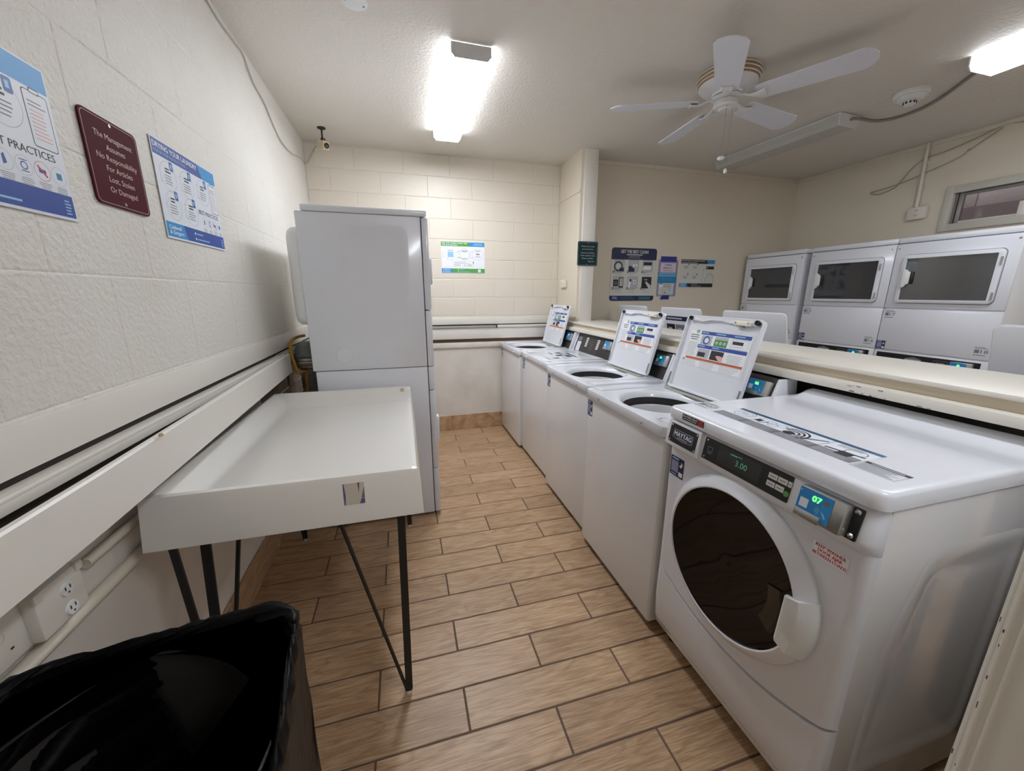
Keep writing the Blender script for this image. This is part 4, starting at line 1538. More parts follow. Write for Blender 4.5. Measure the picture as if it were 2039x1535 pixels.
def washer(root, lid, sticker=True, number=None, led=M_LED, keypad=False, caps=(True, True), reader=True):
    """top-loading washer: x runs from front (0) to back, z up"""
    hw = WW / 2 - 0.004
    g = G()
    def ring_(i, z, r):
        return [(p[0], p[1], z) for p in rrect(i, 0.630 - i, -hw + i, hw - i, r, 4)]
    g.loft([ring_(0.004, 0.030, 0.012), ring_(0.0, 0.036, 0.014), ring_(0.0, 0.876, 0.014), ring_(0.003, 0.884, 0.012)], 0, True, False)
    g.loft([ring_(0.003, 0.884, 0.012), ring_(0.012, 0.884, 0.010), ring_(0.012, 0.892, 0.010)], 1)
    g.build('cabinet', [M_ENAMELW, M_GREYINK], root)
    for x in (0.05, 0.58):
        for y in (-hw + 0.05, hw - 0.05):
            G().cyl((x, y, 0.0005), (x, y, 0.032), 0.020, 0.016, 14).build('foot', [M_RUBBER], root)
    top = G()
    washer_top(top, lid == 'closed')
    for s in (-1, 1):
        top.box(0.03, 0.462, s * 0.288 - 0.043, s * 0.288 + 0.043, 0.928, 0.9375, 0, 0.004)
    top.box(0.425, 0.500, -0.235, 0.235, 0.928, 0.9345, 0, 0.003)
    top.build('top_deck', [M_ENAMEL, M_DRUMD, M_DRUM, M_DRUMD], root, sharp=40)
    for y in (0.185, -0.185):
        sg = G()
        sg.lathe([(0.0, -0.0165), (0.005, -0.0155), (0.0065, -0.0115)], 12, (0, y, 0.905), 0)
        sg.build('screw', [M_CHROME], root)
    hx, hz = 0.430, 0.936
    if lid == 'closed':
        l = G()
        l.box(0.005, 0.425, -0.232, 0.232, 0.930, 0.9375, 0, 0.004)
        lo = l.build('lid', [M_ENAMEL], root)
        d = D((0.03, 0.20, 0.9378), T_U, T_V)
        d.rect(-0.01, 0.01, 0.42, 0.31, M_ENAMEL, 0)
        d.rect(0.0, 0.02, 0.05, 0.012, M_GREYINK, 1)
        d.rect(0.05, 0.13, 0.10, 0.024, M_GREYINK, 1)
        d.rect(0.06, 0.19, 0.06, 0.05, M_INK, 1)
        d.rect(0.14, 0.20, 0.05, 0.04, M_GREYINK, 1)
        d.rect(0.18, 0.15, 0.07, 0.05, M_INK, 1)
        d.rect(0.215, 0.215, 0.085, 0.045, M_INK, 1)
        d.rect(0.12, 0.27, 0.20, 0.022, M_NAVY, 1)
        d.rect(0.30, 0.08, 0.06, 0.05, M_GREYINK, 1)
        d.rect(0.28, 0.03, 0.10, 0.012, M_GREYINK, 1)
        d.out('instruction_label', lo)
    elif lid == 'open':
        a = math.radians(14)
        # lid frame: local X along -Y (viewer's right), local Y up the lid, local Z towards the viewer
        up = Vector((math.sin(a), 0, math.cos(a)))
        nrm = Vector((-math.cos(a), 0, math.sin(a)))
        rx = Vector((0, -1, 0))
        o = Vector((hx, 0.2325, hz + 0.004))
        Mx = Matrix(((rx.x, up.x, nrm.x, o.x), (rx.y, up.y, nrm.y, o.y), (rx.z, up.z, nrm.z, o.z), (0, 0, 0, 1)))
        Wd, Hd = 0.465, 0.392
        l = G()
        ol = rrect(0, Wd, 0, Hd, 0.026, 5)
        il = rrect(0.010, Wd - 0.010, 0.010, Hd - 0.010, 0.018, 5)
        il2 = rrect(0.014, Wd - 0.014, 0.014, Hd - 0.014, 0.016, 5)
        obk = rrect(0.006, Wd - 0.006, 0.006, Hd - 0.006, 0.022, 5)

        def zz(pts, z):
            return [Mx @ Vector((p[0], p[1], z)) for p in pts]
        l.loft([zz(obk, -0.012), zz(ol, -0.007), zz(ol, 0.008), zz(rrect(0.003, Wd - 0.003, 0.003, Hd - 0.003, 0.024, 5), 0.011), zz(il, 0.010), zz(il2, -0.004)], 0, True, True)
        # shaped lip along the free edge
        lip = [(0.03, Hd - 0.010), (0.03, Hd - 0.024), (0.12, Hd - 0.030), (0.17, Hd - 0.020), (0.24, Hd - 0.020), (0.28, Hd - 0.026), (0.43, Hd - 0.030), (0.43, Hd - 0.010)]
        l.add([Mx @ Vector((p[0], p[1], 0.0095)) for p in lip] + [Mx @ Vector((p[0], p[1], -0.004)) for p in lip],
              [tuple(range(7, -1, -1))] + [(i, (i + 1) % 8, (i + 1) % 8 + 8, i + 8) for i in range(8)], 0)
        lo = l.build('lid', [M_ENAMEL], root, sharp=40)
        k = G()
        k.box(0.315, 0.405, Hd - 0.034, Hd - 0.014, 0.004, 0.020, 0, 0.003)
        for q in (0.326, 0.394):
            k.lathe([(0.0, 0.0215), (0.004, 0.021), (0.0045, 0.019)], 10, (q, Hd - 0.022, 0), 2, 1)
        k.box(0.35, 0.37, Hd - 0.040, Hd - 0.034, 0.006, 0.016, 1)
        k.v = [tuple(Mx @ Vector(p)) for p in k.v]
        k.build('lid_latch', [M_CREAMPL, M_GREYINK], lo)
        for bx in (0.035, 0.432):
            b = G()
            b.lathe([(0.011, 0.004), (0.011, 0.018), (0.008, 0.021), (0.005, 0.020), (0.004, 0.014), (0.0, 0.014)], 16, (bx, Hd - 0.016, 0))
            b.v = [tuple(Mx @ Vector(p)) for p in b.v]
            b.build('lid_bumper', [M_RUBBER], lo)
        for ha, hb in ((0.002, 0.010), (Wd - 0.010, Wd - 0.002)):
            h = G()
            h.box(ha, hb, 0.020, 0.080, 0.008, 0.0135, 0, 0.002)
            h.v = [tuple(Mx @ Vector(p)) for p in h.v]
            h.build('lid_hinge', [M_GREYINK], lo)
        instruction_label(lo, Mx @ Matrix.Translation((0, 0, -0.0032)))
        hp = G()
        hp.box(0.392, 0.424, -0.21, 0.21, 0.930, 0.9385, 0, 0.002)
        hp.build('hinge_plate', [M_GREYCH], root)
    elif lid == 'open_plain':
        a = math.radians(14)
        up = Vector((math.sin(a), 0, math.cos(a)))
        nrm = Vector((math.cos(a), 0, -math.sin(a)))
        rx = Vector((0, 1, 0))
        o = Vector((hx, -0.2325, hz + 0.004))
        Mx = Matrix(((rx.x, up.x, nrm.x, o.x), (rx.y, up.y, nrm.y, o.y), (rx.z, up.z, nrm.z, o.z), (0, 0, 0, 1)))
        Wd, Hd = 0.465, 0.392
        l = G()

        def zz(pts, z):
            return [Mx @ Vector((p[0], p[1], z)) for p in pts]
        l.loft([zz(rrect(0.004, Wd - 0.004, 0.004, Hd - 0.004, 0.022, 5), -0.009), zz(rrect(0, Wd, 0, Hd, 0.026, 5), -0.004), zz(rrect(0, Wd, 0, Hd, 0.026, 5), 0.006),
                zz(rrect(0.005, Wd - 0.005, 0.005, Hd - 0.005, 0.022, 5), 0.011)], 0, True, True)
        lo = l.build('lid', [M_ENAMEL], root, sharp=40)
        root['lidframe'] = 1
        root_lid[root.name] = (lo, Mx)
    # console
    prof = [(0.482, 0.930), (0.538, 1.083), (0.618, 1.083), (0.632, 0.930)]
    c = G()
    c.prism(prof, 1, -hw + 0.02, hw - 0.02, 0, 0.004)
    for y in (-hw + 0.055, -hw + 0.036):
        pass
    con = c.build('console', [M_CONSOLE], root)
    for s, on in ((1, caps[0]), (-1, caps[1])):
        if on:
            e = G()
            e.prism([(0.478, 0.930), (0.534, 1.086), (0.620, 1.086), (0.634, 0.930)], 1, min(s * (hw - 0.019), s * hw), max(s * (hw - 0.019), s * hw), 0, 0.005)
            e.build('console_end_cap', [M_ENAMEL], root)
    lean = math.atan2(0.056, 0.153)
    if reader:
        # black fixing plate and reader
        R = Matrix.Translation((0.5105, 0, 1.01)) @ Matrix.Rotation(lean, 4, 'Y')
        for yy, zz_ in ((-0.320, 0.055), (-0.320, -0.012)):
            p = G()
            p.lathe([(0.0, -0.004), (0.004, -0.003), (0.005, 0.002)], 10, (0, yy, zz_), 0, 0)
            p.v = [tuple(R @ Vector(q)) for q in p.v]
            p.build('screw', [M_CHROME], con)
        card_reader(root, 0.496, -0.195, 1.008, 0.108, 0.066, number, led, lean)
    if keypad:
        R = Matrix.Translation((0.5105, 0, 1.008)) @ Matrix.Rotation(lean, 4, 'Y')
        d = D((-0.001, 0.285, -0.078), F_U, F_V)
        d.rect(-0.004, -0.004, 0.394, 0.144, M_CONSOLE, 0)
        d.rect(0.0, 0.0, 0.072, 0.085, M_PAPER, 1)
        d.rect(0.006, 0.092, 0.060, 0.034, M_GREYINK, 1)
        d.lines(0.014, 0.07, 0.045, 4, 0.018, 0.006, M_LGREY, 2)
        for cx in (0.150, 0.345):
            for r in range(5):
                d.rr(cx, 0.052 + r * 0.017, 0.040, 0.012, 0.004, M_PAPERG, 1)
        d.lines(0.235, 0.10, 0.06, 5, 0.016, 0.003, M_GREYINK, 1)
        d.v = [tuple(R @ Vector(q)) for q in d.v]
        d.out('keypad', con)
    if sticker:
        service_sticker(root, -0.0008, hw - 0.010, 0.785, 0.052, 0.085)
    number_decal(root, (0.012, -0.225, 0.9324), T_U, T_V, None, 0.9)
    return root


root_lid = {}
W_POS = [(0.975, 3.565), (1.000, 2.891), (0.973, 2.199), (0.944, 1.504)]
G1 = 'top-load washers along the half wall'
w1 = washer(thing('washing_machine', 'white top-load washer against the back wall, farthest of its row, lid open', 'washing machine', (W_POS[0][0], W_POS[0][1], 0), 0, G1), 'open', number=None, led=M_LEDW)
w2 = washer(thing('washing_machine', 'white top-load washer with its lid closed, between open washers', 'washing machine', (W_POS[1][0], W_POS[1][1], 0), 0, G1), 'closed', number=None, led=None, keypad=True)
w3 = washer(thing('washing_machine', 'white top-load washer with open lid next to the closed-lid washer, nearer side', 'washing machine', (W_POS[2][0], W_POS[2][1], 0), 0, G1), 'open', number='05')
w4 = washer(thing('washing_machine', 'white top-load washer with open lid right beside the front-load washer', 'washing machine', (W_POS[3][0], W_POS[3][1], 0), 0, G1), 'open', number='06')

# washers on the far side of the half wall, seen by their raised lids
G2 = 'top-load washers behind the half wall'
FARX = 2.66
for yc, lab, pic in ((3.318, 'raised washer lid behind the half wall, farthest, below the get-the-best-clean poster', 1),
                     (2.645, 'raised washer lid behind the half wall with dark picture label', 2),
                     (1.970, 'plain raised washer lid behind the half wall in front of the dryers', 0),
                     (0.675, 'plain raised washer lid behind the half wall at the right edge', 0)):
    t = thing('washing_machine', lab, 'washing machine', (FARX, yc, 0), PI, G2)
    washer(t, 'open_plain', sticker=False, number=None, led=None, reader=False)
    lo, Mx = root_lid[t.name]
    if pic:
        # printing on the lid's upper face, which now looks at the half wall
        M2 = Mx @ Matrix.Translation((0, 0, 0.0113))
        d = D((0, 0, 0), (1, 0, 0), (0, 1, 0))
        d.rect(0.055, 0.285, 0.34, 0.038, M_NAVY, 1)
        d.rect(0.075, 0.298, 0.18, 0.012, M_LGREY, 2)
        for k in range(3):
            d.rect(0.06 + 0.115 * k, 0.15, 0.105, 0.105, M_INK if k != 1 else M_GREYINK, 1)
            d.rect(0.08 + 0.115 * k, 0.165, 0.045, 0.06, M_LGREY, 2)
        d.lines(0.06, 0.135, 0.33, 3, 0.014, 0.005, M_GREYINK, 1)
        d.v = [tuple(M2 @ Vector(p)) for p in d.v]
        d.out('lid_label', lo)
    del t['lidframe']


# ------------------------------------------------------------------ front-load washer
def front_loader():
    yc = 0.815
    fx = 0.945
    t = thing('front_load_washer', 'white front-load washer with round dark door, nearest machine on the right', 'washing machine', (fx, yc, 0))
    hw = 0.340
    # cabinet, side panels with pressed recesses
    g = G()
    g.box(0.022, 0.62, -hw, hw, 0.060, 0.985, 0, 0.006)
    g.build('cabinet', [M_ENAMELW], t)
    for x in (0.08, 0.56):
        for y in (-hw + 0.06, hw - 0.06):
            G().cyl((x, y, 0.0005), (x, y, 0.062), 0.022, 0.018, 14).build('foot', [M_RUBBER], t)
    for s in (-1, 1):
        p = G()
        y = s * hw
        o = [(0.10, 0.17), (0.555, 0.17), (0.555, 0.86), (0.19, 0.86), (0.10, 0.60)]

        def lp(inset, dy):
            c = (sum(q[0] for q in o) / 5, sum(q[1] for q in o) / 5)
            out = []
            bm_pts = []
            for i in range(5):
                a0, a1, a2 = Vector(o[i - 1]), Vector(o[i]), Vector(o[(i + 1) % 5])
                d1, d2_ = (a0 - a1).normalized(), (a2 - a1).normalized()
                r_ = 0.05
                p0, p1 = a1 + d1 * r_, a1 + d2_ * r_
                for k in range(5):
                    u = k / 4
                    bm_pts.append(p0 * (1 - u) ** 2 + a1 * 2 * u * (1 - u) + p1 * u * u)
            for q in bm_pts:
                v_ = Vector(c) - q
                out.append((q.x + v_.x / v_.length * inset, y + s * dy, q.y + v_.y / v_.length * inset))
            return out
        lps = [lp(0.0, 0.0004), lp(0.014, 0.0028), lp(0.040, 0.0028), lp(0.058, 0.0006), lp(0.085, 0.0006), lp(0.112, 0.0018), lp(0.135, 0.0018)]
        p.loft(lps, 0, False, True)
        p.build('side_panel', [M_ENAMELW], t, sharp=50)
    # front panel: curved lower edge, rounded vertical corners
    N = 24
    ys = [-hw + 2 * hw * i / N for i in range(N + 1)]

    def zc(y):
        u = abs(y) / hw
        return 0.293 + 0.085 * u ** 2.2

    def xf(y):
        e = hw - abs(y)
        return 0.0 if e > 0.03 else 0.030 * (1 - math.sqrt(max(0.0, 1 - ((0.03 - e) / 0.03) ** 2)))
    ysf = sorted(set([round(v, 5) for v in ys + [s * (hw - q) for s in (-1, 1) for q in (0.0, 0.004, 0.010, 0.018, 0.025, 0.03)]]))
    f = G()
    loops = []
    for z in (None, 0.5, 0.7, 0.862, 0.872):
        loops.append([(xf(y), y, zc(y) + 0.004 if z is None else z) for y in ysf])
    loops.insert(0, [(0.022, y, zc(y) + 0.004) for y in ysf])
    f.loft(loops, 0, closed=False)
    f.build('front_panel', [M_ENAMEL], t, sharp=50)
    lw = G()
    loops = [[(0.030, y, zc(y) - 0.004) for y in ysf], [(xf(y) - 0.001, y, zc(y) - 0.006) for y in ysf], [(xf(y) - 0.003, y, 0.22) for y in ysf], [(xf(y) + 0.002, y, 0.115) for y in ysf], [(xf(y) + 0.012, y, 0.096) for y in ysf], [(xf(y) + 0.04, y, 0.094) for y in ysf]]
    lw.loft([l[::-1] for l in loops][::-1], 0, closed=False)
    lw.build('lower_panel', [M_ENAMEL], t, sharp=50)
    # control fascia: leans towards the viewer at its lower edge
    fa = G()
    prof = [(0.0, 0.984), (-0.012, 0.975), (-0.024, 0.905), (-0.022, 0.893), (0.0, 0.868), (0.055, 0.866), (0.055, 0.984)]
    fl = []
    for y in ysf:
        dx = xf(y) * 1.3
        fl.append([(p[0] + (dx if i < 5 else 0), y * (hw - 0.0015) / hw, p[1]) for i, p in enumerate(prof)])
    fa.loft(fl, 0, True, True)
    fo = fa.build('control_fascia', [M_ENAMEL], t, sharp=40)
    lean = math.atan2(-0.012, 0.070)      # top of the panel is deeper in
    Rp = Matrix.Translation((-0.0185, 0, 0.9405)) @ Matrix.Rotation(math.radians(9.7), 4, 'Y')

    def onpanel(gm):
        gm.v = [tuple(Rp @ Vector(p)) for p in gm.v]
        return gm
    # dispenser drawer with badge
    b = G()
    b.box(-0.010, 0.010, 0.160, 0.322, -0.050, 0.043, 0, 0.006)
    dr = onpanel(b).build('dispenser_drawer', [M_ENAMEL], t)
    d = D((-0.0102, 0.305, -0.035), F_U, F_V)
    d.base(rrect(0, 0.135, 0, 0.068, 0.004, 3), 0.001, M_BLACKPL)
    d.poly([(0.020, 0.020), (0.068, 0.0145), (0.115, 0.020), (0.115, 0.050), (0.020, 0.050)], M_LGREY, 1)
    d.poly([(0.0215, 0.0212), (0.068, 0.016), (0.1135, 0.0212), (0.1135, 0.0485), (0.0215, 0.0485)], M_NAVY, 2)
    d.text('MAYTAG', 0.0675, 0.0285, 0.0165, M_PURE, 0.084, 'C', 3, bold=0.0006)
    d.text('COMMERCIAL', 0.0675, 0.0205, 0.0045, M_PURE, 0.050, 'C', 3)
    for x, y in ((0.006, 0.006), (0.129, 0.006), (0.006, 0.062), (0.129, 0.062)):
        d.circ(x, y, 0.0035, M_CHROME, 2, 10)
    onpanel(d).out('brand_badge', dr)
    hg = G()
    hg.box(-0.0035, 0.004, 0.165, 0.316, 0.872, 0.886, 0, 0.003)
    hg.build('drawer_grip', [M_DRUM], dr)
    # black control panel
    d = D((-0.0008, 0.148, -0.036), F_U, F_V)
    d.base(rrect(0, 0.300, 0, 0.072, 0.003, 3), 0.0025, M_BLACKPL)
    cp = onpanel(d).out('control_panel', t)
    d = D((-0.0010, 0.148, -0.036), F_U, F_V)
    d.rect(0.060, 0.010, 0.150, 0.056, M_DISP, 1)
    d.rect(0.212, 0.004, 0.0025, 0.064, M_DISP, 1)
    d.text('3.00', 0.128, 0.026, 0.018, M_LEDDIM, 0.040, l=2)
    d.rect(0.104, 0.052, 0.026, 0.003, M_LEDDIM, 2)
    d.rect(0.132, 0.054, 0.014, 0.002, M_LEDDIM, 2)
    d.frame(0.018, 0.030, 0.020, 0.016, 0.002, M_GREYINK, 2)
    d.rect(0.020, 0.023, 0.016, 0.004, M_GREYINK, 2)
    d.circ(0.010, 0.064, 0.003, M_CHROME, 2, 8)
    d.circ(0.010, 0.008, 0.003, M_CHROME, 2, 8)
    onpanel(d).out('display', cp)
    d = D((-0.0012, 0.148, -0.036), F_U, F_V)
    for x, y, w_ in ((0.234, 0.042, 0.026), (0.262, 0.042, 0.026), (0.290, 0.042, 0.010), (0.234, 0.020, 0.024), (0.260, 0.020, 0.024)):
        d.rect(x, y, w_, 0.015, M_PAPERG, 1)
        d.rect(x + w_ * 0.15, y + 0.006, w_ * 0.65, 0.0025, M_GREYINK, 2)
    d.circ(0.292, 0.022, 0.0075, M_GREEN, 2, 16)
    onpanel(d).out('keypad', cp)
    # card reader bolted on a black plate
    pl = G()
    pl.box(-0.004, 0.004, -0.312, -0.285, -0.040, 0.036, 0, 0.003)
    for z in (-0.030, 0.027):
        pl.lathe([(0.0, -0.008), (0.0045, -0.007), (0.0065, -0.004)], 12, (0, -0.301, z), 0, 1)
    onpanel(pl).build('reader_plate', [M_BLACKPL, M_CHROME], t)
    card_reader(t, -0.050, -0.188, 0.908, 0.106, 0.074, '07', M_LED, math.radians(9.7))
    # top slab with raised back
    tp = G()
    x0, x1 = -0.018, 0.615
    rows = [(x0, 0.988), (x0 - 0.001, 0.996), (x0, 1.021), (x0 + 0.004, 1.0265), (x0 + 0.012, 1.0295), (x0 + 0.022, 1.0297), (0.495, 1.0297), (0.505, 1.0297), (0.535, 1.033), (0.565, 1.047), (0.592, 1.061), (0.610, 1.064), (x1, 1.059), (x1, 0.988)]
    yso = sorted(set([round(v, 5) for v in [-hw - 0.003 + 2 * (hw + 0.003) * i / 30 for i in range(31)] + [s * (hw + 0.003 - q) for s in (-1, 1) for q in (0.0, 0.003, 0.008, 0.015, 0.03, 0.05, 0.06)]]))
    loops = []
    for y in yso:
        e = hw + 0.003 - abs(y)
        rnd_ = 0.0 if e > 0.014 else 0.010 * (1 - math.sqrt(max(0, 1 - ((0.014 - e) / 0.014) ** 2)))
        cx_ = 0.0 if e > 0.03 else 0.03 * (1 - math.sqrt(max(0, 1 - ((0.03 - e) / 0.03) ** 2)))
        bk = min(1.0, max(0.0, (e - 0.012) / 0.045))
        bk = bk * bk * (3 - 2 * bk)
        l = []
        for x, z in rows:
            xx, zz_ = x, z
            if z > 1.0298:
                zz_ = 1.0297 + (z - 1.0297) * bk
            if zz_ > 1.01:
                zz_ -= rnd_
            if x < 0.1:
                xx = x + cx_
            l.append((xx, y, zz_))
        loops.append(l)
    tp.loft(loops, 0, True, True)
    tp.build('top_panel', [M_ENAMEL], t, sharp=45)
    # door
    cy, cz = 0.0, 0.615
    ring = G()
    ring.lathe([(0.268, 0.004), (0.270, -0.008), (0.266, -0.015), (0.255, -0.023), (0.240, -0.038), (0.233, -0.040), (0.229, -0.037)], 72, (0, cy, cz), 0)
    door = ring.build('door', [M_ENAMEL], t, sharp=50)
    gl = G()
    gl.lathe([(0.229, -0.037), (0.226, -0.033), (0.12, -0.020), (0.06, -0.017), (0.0, -0.016)], 72, (0, cy, cz), 0)
    gl.build('door_glass', [M_GLASSD], door)
    # handle: wedge of the ring at four o'clock
    hd = G()
    A = [math.radians(q) for q in range(-23, 19, 3)]
    # angles measured from -Y (viewer's right), positive up
    prof = [(0.272, 0.002), (0.273, -0.012), (0.264, -0.025), (0.243, -0.044), (0.205, -0.046), (0.198, -0.040), (0.200, -0.022)]
    lo = []
    for i, a in enumerate(A):
        u = (i - (len(A) - 1) / 2) / ((len(A) - 1) / 2)
        ch = 1.0 / math.cos(a - math.radians(-3))
        rr_ = [p[0] if k < 3 else p[0] * (1 + (ch - 1) * (0.4 if k == 3 else 1.0)) for k, p in enumerate(prof)]
        lo.append([(p[1], cy - q * math.cos(a), cz + q * math.sin(a)) for q, p in zip(rr_, prof)])
    hd.loft(lo, 0, True, True)
    hd.build('door_handle', [M_WHITEPL], door, sharp=40)
    pk = G()
    lo = []
    for i, a in enumerate([math.radians(q) for q in range(-28, 19, 4)]):
        lo.append([(-0.026, cy - 0.205 * math.cos(a), cz + 0.205 * math.sin(a)), (-0.034, cy - 0.190 * math.cos(a), cz + 0.190 * math.sin(a)), (-0.028, cy - 0.150 * math.cos(a), cz + 0.150 * math.sin(a)), (-0.020, cy - 0.146 * math.cos(a), cz + 0.146 * math.sin(a))])
    pk.loft(lo, 0, True, True)
    pk.build('handle_recess', [M_DISP], door)
    # stickers
    service_sticker(t, -0.0010, 1.134 - yc - 0.002, 0.766, 0.070, 0.076)
    d = D((-0.0196, 1.075 - yc, 0.9995), F_U, F_V)
    d.base([(0, 0), (0.100, 0), (0.100, 0.021), (0, 0.021)], 0.0006, M_INK)
    d.text('No PODs Here!', 0.004, 0.0115, 0.0068, M_PURE, 0.066, l=1, bold=0.0004)
    d.rect(0.004, 0.0045, 0.064, 0.0032, M_LGREY, 1)
    d.rect(0.074, 0.002, 0.022, 0.017, M_PRED, 1)
    d.ring(0.085, 0.0105, 0.0068, 0.0014, M_INK, 2, 16)
    d.line(0.080, 0.006, 0.090, 0.015, 0.0016, M_ORANGE, 3)
    d.out('warning_sticker', t)
    d = D((-0.0012, 0.598 - yc, 0.803), F_U, F_V)
    d.base([(0, 0), (0.080, 0), (0.080, 0.038), (0, 0.038)], 0.0004, M_PURE)
    for s, y, w_ in (('KEEP WASHER', 0.0265, 0.068), ('DOOR AJAR', 0.0150, 0.055), ('BETWEEN LOADS', 0.0035, 0.076)):
        d.text(s, 0.040, y, 0.0088, M_PRED, w_, 'C', 1, bold=0.0004)
    d.out('warning_sticker', t)
    # printing on the top: x = local depth, read from the front
    zt = 1.0300
    d = D((1.022 - fx, 1.044 - yc, zt), T_U, T_V)
    Wd, Hd = 0.436, 0.134
    d.rect(0, Hd - 0.018, Wd, 0.018, M_DTEAL, 1)
    d.rect(0.006, Hd - 0.012, Wd - 0.03, 0.005, M_NAVY, 2)
    d.rect(0, 0.046, Wd, Hd - 0.066, M_PAPER, 0)
    d.rect(0, 0, Wd, 0.044, M_GREYINK, 1)
    for k in range(4):
        d.lines(0.004 + k * 0.110, 0.038, 0.10, 8, 0.005, 0.0014, M_LGREY, 2, seed=k + 20)
    for k in range(1, 4):
        d.rect(k * 0.109, 0.0, 0.0016, Hd - 0.012, M_INK, 3)
    d.rect(0, 0.044, Wd, 0.0012, M_INK, 3)
    d.ring(0.055, 0.085, 0.034, 0.0016, M_INK, 2)
    d.ring(0.055, 0.085, 0.024, 0.0010, M_GREYINK, 2)
    d.lines(0.040, 0.092, 0.03, 3, 0.007, 0.002, M_GREYINK, 2)
    d.rect(0.112, 0.060, 0.018, 0.026, M_INK, 2)
    d.ring(0.155, 0.086, 0.014, 0.0016, M_INK, 2)
    d.ring(0.170, 0.070, 0.014, 0.0016, M_DTEAL, 2)
    d.ring(0.190, 0.088, 0.014, 0.0016, M_GREYINK, 2)
    d.poly([(0.135, 0.050), (0.15, 0.080), (0.143, 0.084), (0.132, 0.056)], M_GREYINK, 2)
    for r_ in (0.046, 0.034, 0.022):
        d.ring(0.240, 0.062, r_, 0.006, M_INK, 2, 20, -40, 150)
    d.circ(0.236, 0.056, 0.016, M_INK, 3, 14)
    d.poly([(0.27, 0.052), (0.32, 0.100), (0.325, 0.092), (0.285, 0.046)], M_GREYINK, 2)
    d.rect(0.345, 0.090, 0.06, 0.020, M_LGREY, 2)
    d.poly([(0.34, 0.05), (0.43, 0.062), (0.43, 0.070), (0.34, 0.058)], M_INK, 2)
    d.rect(0.376, 0.030, 0.034, 0.036, M_INK, 3)
    d.ring(0.40, 0.080, 0.024, 0.002, M_INK, 2)
    d.out('instruction_decal', t)
    d = D((1.012 - fx, 0.602 - yc, zt), T_U, T_V)
    d.frame(0, 0, 0.090, 0.066, 0.001, M_GREYINK, 1)
    d.rect(0, 0.052, 0.090, 0.014, M_INK, 2)
    d.rect(0.012, 0.056, 0.066, 0.005, M_LGREY, 3)
    d.lines(0.004, 0.045, 0.082, 7, 0.0065, 0.0022, M_GREYINK, 2, seed=9)
    d.out('warning_decal', t)
    number_decal(t, (1.012 - fx, 1.142 - yc, zt), T_U, T_V, '07', 1.15)
    return t


front_loader()


